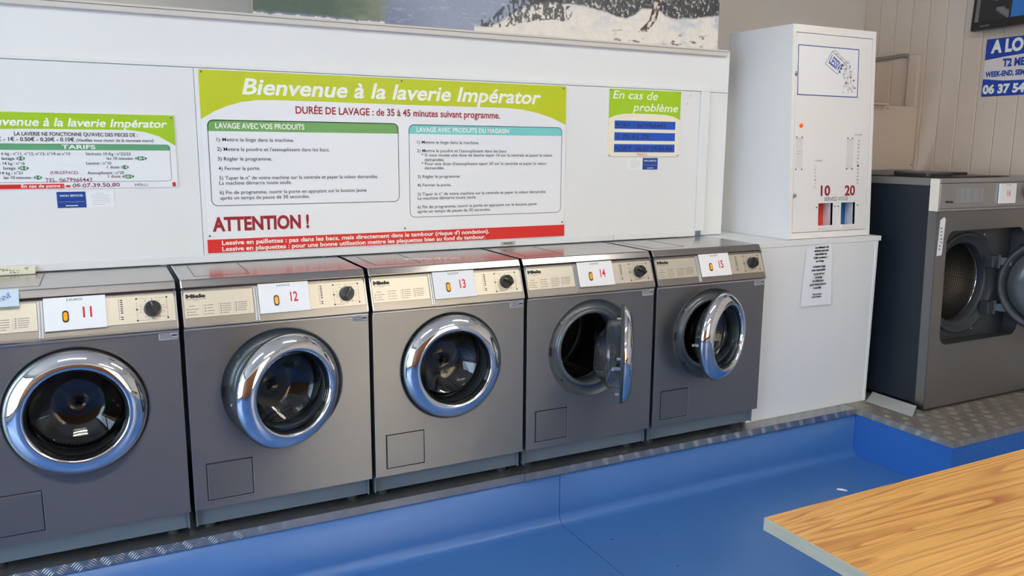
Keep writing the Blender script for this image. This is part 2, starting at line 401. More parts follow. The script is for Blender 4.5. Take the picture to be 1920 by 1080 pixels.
for a, b in ((-4.29, -3.03), (-2.97, -1.73), (-1.67, -0.41)): build(MB().box(XL-0.058, XL-0.052, a, b, 0.26, 2.64), 'pane', M_PANE, w1)
w2 = struct(MB().box(1.9, 3.6, YF-0.08, YF-0.03, 0.2, 0.28).box(1.9, 3.6, YF-0.08, YF-0.03, 2.52, 2.6), 'window_2', M_FRAME)
for x in (1.94, 2.75, 3.56): build(MB().box(x-0.04, x+0.04, YF-0.08, YF-0.03, 0.2, 2.6), 'mullion', M_FRAME, w2)
for a, b in ((1.98, 2.71), (2.79, 3.52)): build(MB().box(a, b, YF-0.058, YF-0.052, 0.28, 2.52), 'pane', M_PANE, w2)
trim = struct_empty('trim_1')       # wooden cladding on the wall behind the photographer
for i in range(22):
    build(MB().box(XL+0.01+i*0.2, XL+0.206+i*0.2, YF+0.001, YF+0.02, 0.0005, 2.3, 0.002), 'cladding_board', M_WOODP, trim)
# unseen house front added for its warm sun bounce, and the pavement
struct(MB().box(-8, 16, -11.4, -11, -0.2, 4.4), 'wall_street_bounce', mat('ochre_render', srgb(228, 200, 160), 0.8, var=0.05))
struct(MB().box(-20, 20, -11, YF-0.12, -0.35, -0.2).box(-20, XL-0.12, YF-0.12, 8, -0.35, -0.2), 'pavement', mat('pavement_grey', srgb(165, 158, 148), 0.85, var=0.08))

# ceiling lamps (behind the photographer's view)
M_TUBE = mat('warm_tube', (1, 0.86, 0.68), 0.5, emit=55.0, ecol=(1.0, 0.965, 0.90))
M_LAMPB = mat('lamp_housing', srgb(230, 230, 228), 0.5)
for i, (x, y) in enumerate(((2.3, -3.3), (2.9, -1.2), (0.2, -1.6))):
    L = thing('ceiling_lamp', ['warm fluorescent ceiling lamp nearest the window behind the table', 'warm fluorescent ceiling lamp above the wooden table', 'warm fluorescent ceiling lamp above the left washers'][i], 'lamp', (x, y, ZC), 'ceiling lamps')
    build(MB().box(x-0.65, x+0.65, y-0.1, y+0.1, ZC-0.05, ZC-0.0005, 0.006), 'housing', M_LAMPB, L)
    for s in (-0.05, 0.05): build(MB().cyl((x-0.6, y+s, ZC-0.07), (x+0.6, y+s, ZC-0.07), 0.014, 12), 'tube', M_TUBE, L)

# ------- boxed-in service wall behind the washers
YW = 0.4144
wb = struct_empty('wall_service')
build(MB().box(XL, 0.7245, YW, YW+0.018, 1.104, 1.786), 'board', M_WHITE, wb)
build(MB().box(0.7262, 2.965, YW, YW+0.018, 1.104, 1.786), 'board', M_WHITE, wb)
build(MB().box(3.1505, 3.95, 0.6155, 0.634, 1.104, 1.786), 'board', M_WHITE, wb)
build(MB().box(3.0205, 3.150, 0.434, 0.452, 1.104, 1.786), 'board', M_WHITE, wb)
build(MB().box(3.135, 3.150, 0.4525, 0.615, 1.104, 1.786), 'return_board', M_WHITE, wb)
build(MB().box(2.9662, 3.0195, YW-0.006, YW+0.018, 1.128, 1.788, 0.002), 'corner_strip', M_WHITE, wb)
build(MB().box(XL, 2.492, YW-0.008, YW-0.0003, 1.104, 1.130, 0.002), 'bottom_strip', M_WHITE, wb)
build(MB().box(2.4935, 2.965, YW-0.008, YW-0.0003, 1.104, 1.130, 0.002), 'bottom_strip', M_WHITE, wb)
build(MB().box(XL, 3.0195, YW-0.004, 0.4335, 1.7885, 1.7975, 0.0015), 'capping_strip', M_WHITE, wb)
build(MB().box(XL, 3.150, 0.434, 0.452, 1.7885, 1.972), 'upper_board', M_WHITE, wb)
build(MB().box(3.1505, 3.95, 0.6155, 0.634, 1.7885, 1.7975), 'capping_strip', M_WHITE, wb)
build(MB().box(XL, 3.150, 0.434, 1.2, 1.9725, 1.984), 'top_shelf', M_WHITE, wb)
build(MB().box(3.132, 3.150, 0.4525, 1.2, 1.7885, 1.972), 'end_board', M_WHITE, wb)
tr = build(MB().box(XL, 3.124, 0.414, 0.4335, 1.956, 1.9845, 0.003), 'cable_trunking', mat('ivory_trunking', srgb(208, 204, 198), 0.4), wb)
build(MB().box(XL, 3.124, 0.4128, 0.4138, 1.974, 1.9765), 'trunking_seam', M_INKG, tr)
for q in ((2.905, 1.765), (2.888, 1.728)): build(MB().cyl((q[0], YW-0.0012, q[1]), (q[0], YW-0.0001, q[1]), 0.0022, 8), 'screw', M_INKG, wb)
build(MB().box(1.928, 1.972, YW-0.009, YW-0.0087, 1.113, 1.120), 'small_print', M_INKG, wb)
build(MB().box(1.915, 1.985, YW-0.0086, YW-0.0081, 1.108, 1.125), 'small_label', mat('grey_label', srgb(190, 185, 178), 0.6), wb)

# ================================================================== THE PAINTING on the shelf
def lerp(a, b, t): return tuple(p+(q-p)*t for p, q in zip(a, b))
def hsh(i, j): 
    x = math.sin(i*127.1+j*311.7)*43758.5453; return x-math.floor(x)
def vn(x, y):
    i, j = math.floor(x), math.floor(y); fx, fy = x-i, y-j; fx = fx*fx*(3-2*fx); fy = fy*fy*(3-2*fy)
    return (hsh(i, j)*(1-fx)+hsh(i+1, j)*fx)*(1-fy)+(hsh(i, j+1)*(1-fx)+hsh(i+1, j+1)*fx)*fy
def fbm(x, y): return vn(x, y)*0.5+vn(x*2.1, y*2.1)*0.3+vn(x*4.3, y*4.3)*0.2
def sst(a, b, x):
    t = max(0, min(1, (x-a)/(b-a))); return t*t*(3-2*t)
G1, G2, BLU, DBL, SNOW, SNB, DARK, BRN, SKY = [srgb(*c) for c in ((70, 92, 82), (122, 132, 110), (140, 150, 172), (104, 116, 148), (226, 221, 212), (176, 188, 204), (34, 38, 42), (74, 52, 38), (170, 184, 200))]
def paint(x, z):        # x along the canvas (world), z above its lower edge
    n = fbm(x*40, z*18); n2 = fbm(x*9+5, z*22); f = fbm(x*90, z*70)
    c = lerp(BLU, SKY, sst(0.25, 0.8, z)); c = lerp(c, DBL, sst(0.12, 0.0, z-0.06*n2)*sst(1.7, 1.45, x)*0.8)
    c = lerp(c, SNOW, 0.25*sst(0.66, 0.8, fbm(x*22, z*160)))
    g = sst(1.50, 1.40, x+0.08*(n2-0.5))
    c = lerp(c, lerp(G1, G2, sst(1.22, 1.36, x)*n2*1.6 if n2 < 0.62 else 1.0*sst(1.2, 1.36, x)), g*sst(0.006+0.012*n, 0.016+0.012*n, z))
    if g > 0.5 and z < 0.005+0.012*n: c = SNOW
    # snow bank rising to the right
    bank = 0.02+0.115*sst(1.85, 2.15, x)+0.03*(n2-0.5)-0.03*sst(2.3, 2.6, x)+0.05*sst(2.55, 2.68, x)*sst(2.86, 2.72, x)+0.045*sst(2.75, 3.1, x)
    if x > 1.82:
        above = lerp(DARK, (0.12, 0.13, 0.14), n*0.6) if x > 2.08+0.1*(n-0.5) else c
        above = lerp(above, SNOW, 0.7*sst(0.60, 0.72, fbm(x*120, z*90+3))*sst(2.08, 2.12, x))
        if x > 2.08 and z > 0.35: above = lerp(above, SKY, sst(0.35, 0.6, z+0.2*(n2-0.5)))
        sn = lerp(SNOW, SNB, sst(0.45, 0.75, n2)*(0.35+0.5*sst(2.7, 3.1, x)))
        c = lerp(sn, above, sst(bank, bank+0.012, z))
        if 1.84 < x < 2.34:        # dark bushes on the bank
            h = 0.03+0.16*sst(1.86, 2.1, x)
            if z < h+0.06*n and z > 0.012+0.05*sst(1.9, 2.2, x)+0.03*n2 : c = lerp(c, DARK, 0.9*sst(0.46, 0.56, fbm(x*110, z*60)+0.12*sst(1.95, 2.15, x)-0.5*sst(2.2, 2.34, x)))
        d = abs(x-(2.70+0.30*max(0, z-0.07)-0.8*max(0, 0.11-z)))
        if d < 0.02+0.05*max(0, 0.11-z) and z > 0.055: c = lerp(BRN, SNOW, 0.85*sst(0.5, 0.62, f))
        c = lerp(c, DARK, 0.85*sst(0.64, 0.74, fbm(x*24+3, z*70))*sst(2.45, 2.55, x)*sst(0.07, 0.05, z))
    k = 0.92+0.16*f
    return tuple(min(1, p*k) for p in c)
pa = thing('painting', 'large unframed painting of a lake with dark trees and snowy bank above the washers', 'painting', (2.02, 0.475, 1.985))
PX0, PX1, PZ0, PH = 0.945, 3.098, 1.985, 1.0 - 0.14
build(MB().box(PX0, PX1, 0.4655, 0.488, PZ0, PZ0+PH), 'stretched_canvas', mat('raw_canvas', srgb(200, 192, 176), 0.8), pa)
NXp, zs_ = 760, [i*0.003 for i in range(101)]+[0.3+(i+1)*0.02 for i in range(28)]
pm = bpy.data.meshes.new('painted_surface'); vs = []; cols = []
for z in zs_:
    for i in range(NXp+1):
        x = PX0+(PX1-PX0)*i/NXp; vs.append((x-2.02, 0.4652-0.475, z)); cols.extend((*paint(x, z), 1.0))
n_ = NXp+1
pm.from_pydata(vs, [], [(j*n_+i, j*n_+i+1, (j+1)*n_+i+1, (j+1)*n_+i) for j in range(len(zs_)-1) for i in range(NXp)])
ca = pm.color_attributes.new('paint', 'FLOAT_COLOR', 'POINT'); ca.data.foreach_set('color', cols)
def vcol_mat(name, attr, rough, emit=0.0):
    m = bpy.data.materials.new(name); m.use_nodes = True; nt = m.node_tree; b = nt.nodes['Principled BSDF']
    a = nt.nodes.new('ShaderNodeVertexColor'); a.layer_name = attr
    nt.links.new(a.outputs['Color'], b.inputs['Base Color']); b.inputs['Roughness'].default_value = rough
    if emit: nt.links.new(a.outputs['Color'], b.inputs['Emission Color']); b.inputs['Emission Strength'].default_value = emit
    return m
link('painted_surface', pm, vcol_mat('oil_paint', 'paint', 0.45), pa)

# ================================================================== WASHERS
W, P = 0.595, 0.6099
PC = (0.2975, 0.7290-ZP)      # port centre (x, z local); world z .729
FO = Vector((0, -0.005, 0.720)); FV = Vector((0, 0.039, 0.103)).normalized(); FN = Vector((0, -0.103, 0.039)).normalized()
def fframe(off=0.0): o = FO+FN*off; return frame(o, (1, 0, 0), FV)
CACHE = {}
def part(root, name, key, fn, m, uv=False, parent=None):
    """mesh shared between the washers, in the washer's own coordinates"""
    if key not in CACHE: CACHE[key] = fn().mesh(name, (0, 0, 0), uv)
    o = link(name, CACHE[key], m, parent or root); ORG[o.name] = Vector((0, 0, 0)); return o
def fbox(x0, x1, v0, v1, t0, t1, bev=0.0):
    mb = MB(); f = fframe(); mb.M = f; mb.box(x0, x1, v0, v1, t0, t1, bev); mb.M = None; return mb
Z1, Z2, ZT = 0.0992, 0.7057, 0.8557
def side_body():
    mb = MB(); t = 0.004
    mb.box(0.003, 0.003+t, 0.028, 0.65, 0.03, 0.83); mb.box(W-0.003-t, W-0.003, 0.028, 0.65, 0.03, 0.83)
    mb.box(0.003, W-0.003, 0.645, 0.65, 0.03, 0.83); mb.box(0.003, W-0.003, 0.06, 0.65, 0.03, 0.036)
    return mb
def port_ring():
    return MB().lathe([(0.2026, 0.0), (0.2005, -0.0015), (0.197, 0.0), (0.194, 0.012), (0.180, 0.016), (0.163, 0.014), (0.160, 0.004), (0.155, -0.003), (0.147, -0.004), (0.142, 0.003), (0.140, 0.016), (0.140, 0.03)], (PC[0], 0.001, PC[1]), 72)
def gasket():
    return MB().lathe([(0.140, 0.028), (0.150, 0.04), (0.150, 0.055), (0.141, 0.062), (0.150, 0.075), (0.152, 0.098)], (PC[0], 0, PC[1]), 64)
def drum():
    return MB().lathe([(0.152, 0.099), (0.16, 0.10), (0.225, 0.112), (0.235, 0.125), (0.235, 0.42), (0.225, 0.437), (0.215, 0.4445)], (PC[0], 0, PC[1]), 72)
def drum_back():
    return MB().cyl((PC[0], 0.444, PC[1]), (PC[0], 0.449, PC[1]), 0.218, 48, None, False).cyl((PC[0], 0.436, PC[1]), (PC[0], 0.4438, PC[1]), 0.07, 32, 0.09, False)
def drum_lip():
    return MB().lathe([(0.148, 0.0985), (0.146, 0.105), (0.150, 0.111), (0.158, 0.108)], (PC[0], 0, PC[1]), 64)
def lifter(a):
    mb = MB()
    if True:
        M = Matrix.Translation((PC[0], 0, PC[1])) @ Matrix.Rotation(a, 4, 'Y'); mb.M = M
        mb.prism([(-0.03, 0.2335), (-0.012, 0.185), (0.012, 0.185), (0.03, 0.2335)], 'y', 0.14, 0.40)
    mb.M = None; return mb
HX, HY = 0.44, -0.02           # door hinge in the washer's coordinates
DC = (PC[0]-HX, -HY)           # door centre in door coordinates: x, and y of the washer's front plane
def d_lathe(prof, n=72, closed=False): return MB().lathe(prof, (DC[0], DC[1], PC[1]), n, True, closed)
def d_ring():
    return d_lathe([(0.190, -0.006), (0.1915, -0.012), (0.1905, -0.019), (0.187, -0.026), (0.180, -0.0335), (0.170, -0.0405), (0.158, -0.0455), (0.149, -0.0475), (0.143, -0.0475), (0.1395, -0.045), (0.1375, -0.040), (0.1365, -0.032), (0.138, -0.024), (0.150, -0.012), (0.170, -0.007)], 96, True)
def d_gasket(): return d_lathe([(0.192, -0.004), (0.1935, -0.009), (0.192, -0.014), (0.188, -0.012), (0.186, -0.004)], 72, True)
def d_inner(): return d_lathe([(0.186, -0.0065), (0.180, -0.002), (0.150, -0.002), (0.138, -0.004), (0.136, -0.016), (0.140, -0.0225), (0.152, -0.0105), (0.172, -0.0055)], 72, True)
def d_bowl():
    o = [(0.1362, -0.034)]+[(0.1345-0.08*h*0.4+(0.0014 if k % 2 else -0.0004), h) for k, h in enumerate([-0.02+0.007*i for i in range(10)])]+[(0.122, 0.056), (0.080, 0.096), (0.070, 0.100), (0.04, 0.102), (0.0005, 0.1025)]
    i = [(max(r_-0.0045, 0.0005), h-0.0045 if h > 0.045 else h) for r_, h in o]; i[0] = (0.131, -0.034)
    return d_lathe(o+i[::-1], 72, True)
def d_latch():
    x = DC[0]-0.172
    return MB().box(x-0.004, x+0.012, DC[1]-0.004, DC[1]+0.028, PC[1]-0.020, PC[1]-0.008, 0.002).box(x-0.016, x+0.004, DC[1]+0.020, DC[1]+0.030, PC[1]-0.019, PC[1]-0.009, 0.002).cyl((x+0.012, DC[1]-0.004, PC[1]+0.02), (x+0.012, DC[1]+0.012, PC[1]+0.02), 0.006, 12)
def d_pin(zz):
    x = DC[0]
    return MB().cyl((x-0.05, DC[1]-0.004, PC[1]+zz), (x-0.05, DC[1]+0.014, PC[1]+zz), 0.005, 12)
def d_hinge():
    mb = MB()
    for z in (-0.06, 0.06): mb.box(-0.012, 0.020, -0.008, 0.026, PC[1]+z-0.02, PC[1]+z+0.02, 0.002)
    return mb
def fine_display():
    """unreadable rows of symbols and programme names"""
    mb = MB(); mb.M = fframe(0.0024)
    def dash(x0, x1, v, h=0.0016): mb.box(x0, x1, v-h/2, v+h/2, 0, 0.0002)
    dash(0.013, 0.073, 0.0805, 0.0012); dash(0.034, 0.05, 0.0765, 0.001)
    cols = [(0.018, 0.033, [0.059, 0.049, 0.040, 0.031]), (0.071, 0.029, [0.059, 0.0495, 0.0405, 0.031]), (0.118, 0.030, [0.060, 0.053, 0.0455, 0.038, 0.031]), (0.164, 0.036, [0.061, 0.0545, 0.048, 0.0415, 0.035])]
    for ci, (x, w, vv) in enumerate(cols):
        for k, v in enumerate(vv):
            mb.box(x-0.005, x-0.001, v-0.0015, v+0.0015, 0, 0.0002) if not (ci == 0 and k == 0) else None
            dash(x+0.002, x+0.002+w*(0.55+0.4*hsh(ci, k)), v)
    for x in (0.0605, 0.108, 0.1545): mb.box(x, x+0.0005, 0.027, 0.063, 0, 0.0002)
    mb.M = None; return mb
def fine_control():
    mb = MB(); mb.M = fframe(0.0024)
    def ln(x0, x1, v0, v1): mb.box(x0-0.0003, x1+0.0003, v0-0.0003, v1+0.0003, 0, 0.0002)
    x0, x1, v0, v1 = 0.481, 0.567, 0.027, 0.095
    ln(x0, x0, v0, v1-0.012); ln(x0, x0+0.03, v1, v1); ln(x0+0.05, x1, v1, v1); ln(x1, x1, v0, v1); ln(x0, x0+0.035, v0, v0); ln(x0+0.045, x1, v0+0.008, v0+0.008); ln(x0, x0+0.015, 0.0615, 0.0615); ln(x1-0.012, x1, 0.0615, 0.0615); ln(0.524, 0.524, 0.03, 0.036); ln(0.524, 0.524, 0.087, 0.094)
    for x, v in ((0.481, 0.095), (0.567, 0.095), (0.481, 0.0615), (0.481, 0.027), (0.567, 0.03)): mb.box(x-0.0024, x+0.0024, v-0.0024, v+0.0024, 0, 0.0003)
    for a in range(10):
        an = 0.3+a*0.63; mb.box(0.524+0.034*math.cos(an)-0.002, 0.524+0.034*math.cos(an)+0.002, 0.0615+0.031*math.sin(an)-0.0007, 0.0615+0.031*math.sin(an)+0.0007, 0, 0.0002)
    for k in range(10):
        v = 0.094-k*0.0066; mb.box(0.4305, 0.4328, v-0.0011, v+0.0011, 0, 0.0002); mb.box(0.436, 0.4425, v-0.0016, v+0.0016, 0, 0.0002) if k != 7 else None
    mb.M = None; return mb
def knob():
    f = fframe(0.0022); mb = MB(); c = f @ Vector((0.5255, 0.0615, 0)); n = FN
    mb.cyl(c, c+n*0.004, 0.0255, 32, 0.0250); mb.cyl(c+n*0.004, c+n*0.022, 0.0245, 32, 0.0215)
    return mb
def knob_grip(rot):
    f = fframe(0.0242) @ Matrix.Translation((0.5255, 0.0615, 0)) @ Matrix.Rotation(rot, 4, 'Z'); mb = MB(); mb.M = f; mb.box(-0.005, 0.005, -0.021, 0.021, -0.001, 0.008, 0.0015); mb.M = None; return mb
def knob_mark(rot):
    f = fframe(0.0324) @ Matrix.Translation((0.5255, 0.0615, 0)) @ Matrix.Rotation(rot, 4, 'Z'); mb = MB(); mb.M = f; mb.box(-0.0008, 0.0008, 0.006, 0.020, 0.0, 0.0003); mb.M = None; return mb
def pill(x, v, w, h, t0, t1):
    f = fframe(0.0); mb = MB(); mb.M = f; pts = []
    for i in range(9): a = PI*i/8; pts.append((x+w/2*math.cos(a), v+h/2-w/2+w/2*math.sin(a)))
    for i in range(9): a = PI+PI*i/8; pts.append((x+w/2*math.cos(a), v-h/2+w/2+w/2*math.sin(a)))
    mb.prism(pts, 'z', t0, t1); mb.M = None; return mb
def flap_groove(): 
    return MB().box(0.0395, 0.1875, -0.0004, 0.0008, 0.1252, 0.2545)
def sticker_lines():
    mb = MB()
    for k, w in enumerate((0.048, 0.030, 0.046, 0.036, 0.05)): mb.box(0.539, 0.539+w, -0.0011, -0.0007, 0.7005-k*0.0042-0.0008, 0.7005-k*0.0042+0.0008)
    mb.box(0.574, 0.5885, -0.0011, -0.0007, 0.6895, 0.6945); return mb

WL = {11: ('stainless front-loading washer numbered 11, closed door, handwritten paper notes on it', 0, 0.35),
      12: ('stainless front-loading washer numbered 12 with its round chrome door slightly ajar', 21, -0.55),
      13: ('stainless front-loading washer numbered 13 with its round chrome door closed', 0, 1.1),
      14: ('stainless front-loading washer numbered 14 with door wide open, seen edge-on', 56, 1.1),
      15: ('stainless front-loading washer numbered 15 with half open door, beside white cabinet', 22, -0.75)}
M_FLAP = steel('flap_steel', (0.29, 0.288, 0.285), 0.4, 0.88)
M_STK = mat('silver_label', srgb(176, 178, 182), 0.5)
for k in range(5):
    num = 11+k; label, ang, krot = WL[num]
    r = thing('washing_machine', label, 'washer', (k*P, 0, ZP), 'front-loading washers in a row'); ORG[r.name] = Vector((0, 0, 0))
    part(r, 'body', 'body', side_body, M_PLINTH)
    fp = part(r, 'front_panel', 'fp', lambda: MB().plate_hole(0, W, Z1, Z2-0.006, PC[0], PC[1], 0.2022, 0.0, 0.026), M_STEEL, True)
    part(r, 'edge_trim', 'edge', lambda: MB().box(0, W, -0.0025, 0.026, Z2-0.0055, Z2+0.001, 0.001), M_EDGE, parent=fp)
    part(r, 'edge_trim', 'edge2', lambda: MB().box(-0.0008, 0.0012, -0.0015, 0.024, Z1, Z2-0.006), M_EDGE, parent=fp)
    part(r, 'serial_sticker', 'stk', lambda: MB().box(0.536, 0.590, -0.0008, -0.0001, 0.679, 0.703), M_STK, parent=fp)
    part(r, 'sticker_print', 'stkp', sticker_lines, M_INK, parent=fp)
    fl = part(r, 'drain_flap', 'flap', lambda: MB().box(0.0435, 0.1838, -0.0024, 0.0, 0.1288, 0.2508, 0.001), M_FLAP, True)
    part(r, 'flap_gap', 'flapg', flap_groove, M_GAP, parent=fl)
    part(r, 'flap_highlight_edge', 'flape', lambda: MB().box(0.0395, 0.189, -0.0012, 0.0002, 0.1235, 0.1252).box(0.1868, 0.1885, -0.0012, 0.0002, 0.1235, 0.255), M_EDGE, parent=fl)
    part(r, 'plinth', 'plinth', lambda: MB().box(0.004, W-0.002, 0.045, 0.058, 0.026, Z1+0.012, 0.002), M_PLINTH)
    for fx in (0.05, W-0.05):
        for fy in (0.09, 0.6): part(r, 'foot', 'foot%g%g' % (fx, fy), lambda: MB().cyl((fx, fy, 0.0005), (fx, fy, 0.03), 0.02, 14), M_RUB)
    po = part(r, 'port_ring', 'port', port_ring, M_RING)
    part(r, 'rubber_gasket', 'gask', gasket, M_RUB, parent=po)
    for a in (2.45, 3.9, 5.2, 0.7): part(r, 'bolt', 'pb%g' % a, lambda: MB().cyl((PC[0]+0.178*math.cos(a), 0.017, PC[1]+0.178*math.sin(a)), (PC[0]+0.178*math.cos(a), 0.010, PC[1]+0.178*math.sin(a)), 0.0065, 12, 0.005), M_RUB if a != 2.45 else M_EDGE, parent=po)
    part(r, 'latch_slot', 'slot', lambda: MB().box(PC[0]-0.199, PC[0]-0.186, -0.002, 0.012, PC[1]-0.014, PC[1]+0.022, 0.002), M_BLACK, parent=po)
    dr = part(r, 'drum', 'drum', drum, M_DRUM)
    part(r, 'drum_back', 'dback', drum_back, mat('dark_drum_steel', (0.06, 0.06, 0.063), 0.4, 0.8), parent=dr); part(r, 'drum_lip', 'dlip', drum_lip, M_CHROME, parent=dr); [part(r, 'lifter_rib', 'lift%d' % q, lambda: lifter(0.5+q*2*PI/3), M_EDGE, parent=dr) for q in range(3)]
    # door
    d = part(r, 'door', 'dring', d_ring, M_CHROME); d.location = (HX, HY, 0); d.rotation_euler = (0, 0, math.radians(ang))
    part(r, 'door_seal', 'dgask', d_gasket, M_RUB, parent=d)
    part(r, 'inner_frame', 'dinner', d_inner, M_RING, parent=d)
    part(r, 'glass_bowl', 'dbowl', d_bowl, M_GLASS, parent=d)
    part(r, 'latch', 'dlatch', d_latch, M_EDGE, parent=d)
    for zz in (0.15, -0.15): part(r, 'locating_pin', 'dpin%g' % zz, lambda: d_pin(zz), M_EDGE, parent=d)
    part(r, 'hinge', 'dhinge', d_hinge, M_RING, parent=d)
    # head: fascia, lid
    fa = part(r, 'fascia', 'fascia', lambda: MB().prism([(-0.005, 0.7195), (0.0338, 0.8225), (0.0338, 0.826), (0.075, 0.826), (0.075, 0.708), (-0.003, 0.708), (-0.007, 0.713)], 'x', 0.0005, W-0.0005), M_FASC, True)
    part(r, 'fascia_edge', 'fedge', lambda: fbox(0.0, 0.0035, -0.004, 0.1095, -0.0005, 0.0016).add(*[[], []]), M_EDGE, parent=fa)
    part(r, 'fascia_edge', 'fedge2', lambda: fbox(W-0.0035, W, -0.004, 0.1095, -0.0005, 0.0016), M_EDGE, parent=fa)
    part(r, 'shadow_gap', 'sgap', lambda: MB().box(0.002, W-0.002, 0.036, 0.07, 0.8262, 0.8312), M_GAP, parent=fa)
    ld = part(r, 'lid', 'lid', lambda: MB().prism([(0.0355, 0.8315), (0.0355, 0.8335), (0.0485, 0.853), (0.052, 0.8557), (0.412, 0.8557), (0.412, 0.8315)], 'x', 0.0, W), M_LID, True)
    part(r, 'drawer_groove', 'lslot', lambda: MB().box(0.0495, 0.0525, 0.110, 0.37, 0.8555, 0.8563).box(0.2215, 0.2245, 0.110, 0.37, 0.8555, 0.8563).box(0.0525, 0.2215, 0.108, 0.1105, 0.8555, 0.8562), M_INKG, parent=ld)
    part(r, 'lid_edge', 'ledge', lambda: MB().prism([(0.0345, 0.832), (0.0475, 0.8535), (0.0515, 0.8566), (0.40, 0.8566), (0.40, 0.8552), (0.053, 0.8552), (0.049, 0.852), (0.037, 0.832)], 'x', 0.0, 0.004), M_EDGE, parent=ld)
    dp = part(r, 'display_panel', 'disp', lambda: fbox(0.006, 0.2155, 0.021, 0.104, 0.0, 0.0022, 0.0006), M_CREAM, True)
    txt(dp, 'maker_lettering', [('Miele', 0.0124, 0.0720, 0.0855, 0.0110)], M_INK, fframe(0.0025), 0.065)
    part(r, 'programme_print', 'fdisp', fine_display, M_INKG, parent=dp)
    part(r, 'divider', 'div', lambda: fbox(0.2185, 0.2245, -0.004, 0.1085, 0.0, 0.003, 0.001), M_EDGE)
    part(r, 'divider', 'div2', lambda: fbox(0.2262, 0.2315, -0.004, 0.1085, 0.0, 0.003, 0.001), M_EDGE)
    cp = part(r, 'control_panel', 'ctl', lambda: fbox(0.234, 0.589, 0.0187, 0.104, 0.0, 0.0022, 0.0006), M_CREAM, True)
    part(r, 'dial_print', 'fctl', fine_control, M_INK, parent=cp); 
    kn = part(r, 'dial_knob', 'knob', knob, M_BLACK)
    part(r, 'knob_grip', 'kg%g' % krot, lambda: knob_grip(krot), M_BLACK, parent=kn); part(r, 'knob_pointer', 'km%g' % krot, lambda: knob_mark(krot), M_INKF, parent=kn)
    cd = part(r, 'number_card', 'card', lambda: fbox(0.2335, 0.397, 0.0155, 0.1145, 0.0035, 0.0075, 0.0006), M_CARD)
    txt(cd, 'number_lettering', [(str(num), 0.3345, 0.3585, 0.050, 0.031)], M_RED, fframe(0.0078), 0.02)
    txt(cd, 'price_lettering', [('5.EUROS', 0.292, 0.336, 0.1025, 0.0065)], M_INKG, fframe(0.0078), 0.01, 0.25)
    lt = part(r, 'button_bezel', 'pill', lambda: pill(0.2885, 0.056, 0.0165, 0.036, 0.0074, 0.0088), M_BLACK, parent=cd)
    part(r, 'amber_button', 'pill2', lambda: pill(0.2885, 0.056, 0.0105, 0.026, 0.0085, 0.0105), M_AMB, parent=cd)
# spilled washing powder on the lid of washer 13
rp_ = random.Random(11); mbp = MB()
for i_ in range(260):
    t = rp_.random()**1.5; x = 1.418+0.20*t+rp_.uniform(-0.006, 0.006); y = 0.215-0.045*t+rp_.gauss(0, 0.005+0.012*t); z = 1.1016; q = rp_.uniform(0.0007, 0.0022)
    mbp.add([(x-q, y-q, z), (x+q, y-q*0.6, z), (x+q*0.5, y+q, z), (x, y, z+q*0.8)], [(0, 1, 3), (1, 2, 3), (2, 0, 3)])
o_ = solo(mbp, 'spilled_powder', mat('white_powder', srgb(244, 244, 244), 0.9), 'streak of spilled white washing powder on the lid of washer 13', 'powder', (1.5, 0.2, 1.1014)); o_['kind'] = 'stuff'
# handwritten notes on washer 11
M_NOTE = mat('pale_yellow_paper', srgb(226, 222, 196), 0.8)
nb = thing('paper_note', 'yellowish handwritten paper slip reading MACHINE EN on the top of washer 11', 'note', (0.08, 0.385, 1.102), 'handwritten notes on washer 11')
build(MB().add([(-0.04, 0.375, 1.1025), (0.197, 0.372, 1.1025), (0.198, 0.385, 1.1065), (-0.04, 0.388, 1.1065), (0.198, 0.397, 1.126), (0.10, 0.398, 1.131), (0.02, 0.398, 1.130), (-0.04, 0.398, 1.127)], [(0, 1, 2, 3), (3, 2, 4, 5, 6, 7)]), 'paper', M_NOTE, nb)
nf = frame((0, 0.3835, 1.1045), (1, 0, 0), (0, 0.012, 0.0205))
txt(nb, 'handwriting', [('MACHiNE', 0.094, 0.180, 0.010, 0.011), ('EN', 0.122, 0.150, -0.003, 0.010)], M_INK, nf, 0.0, 0.35, 0.04)
n2_ = thing('paper_note', 'torn blue-white paper slip handwritten PANNE taped over the fascia of washer 11', 'note', (0.08, 0.0, 1.07), 'handwritten notes on washer 11')
mb = MB(); mb.M = Matrix.Translation((0, 0, ZP)) @ fframe(0.016); mb.box(-0.06, 0.1745, 0.096, 0.147, 0.0, 0.0006); mb.M = None
build(mb, 'paper', mat('bluish_paper', srgb(206, 222, 234), 0.75), n2_)
txt(n2_, 'handwriting', [('PANNE', 0.112, 0.162, 0.104, 0.014, 0.42)], mat('blue_pen', srgb(34, 78, 150), 0.6), Matrix.Translation((0, 0, ZP)) @ fframe(0.0169), 0.0, 0.1, 0.1)

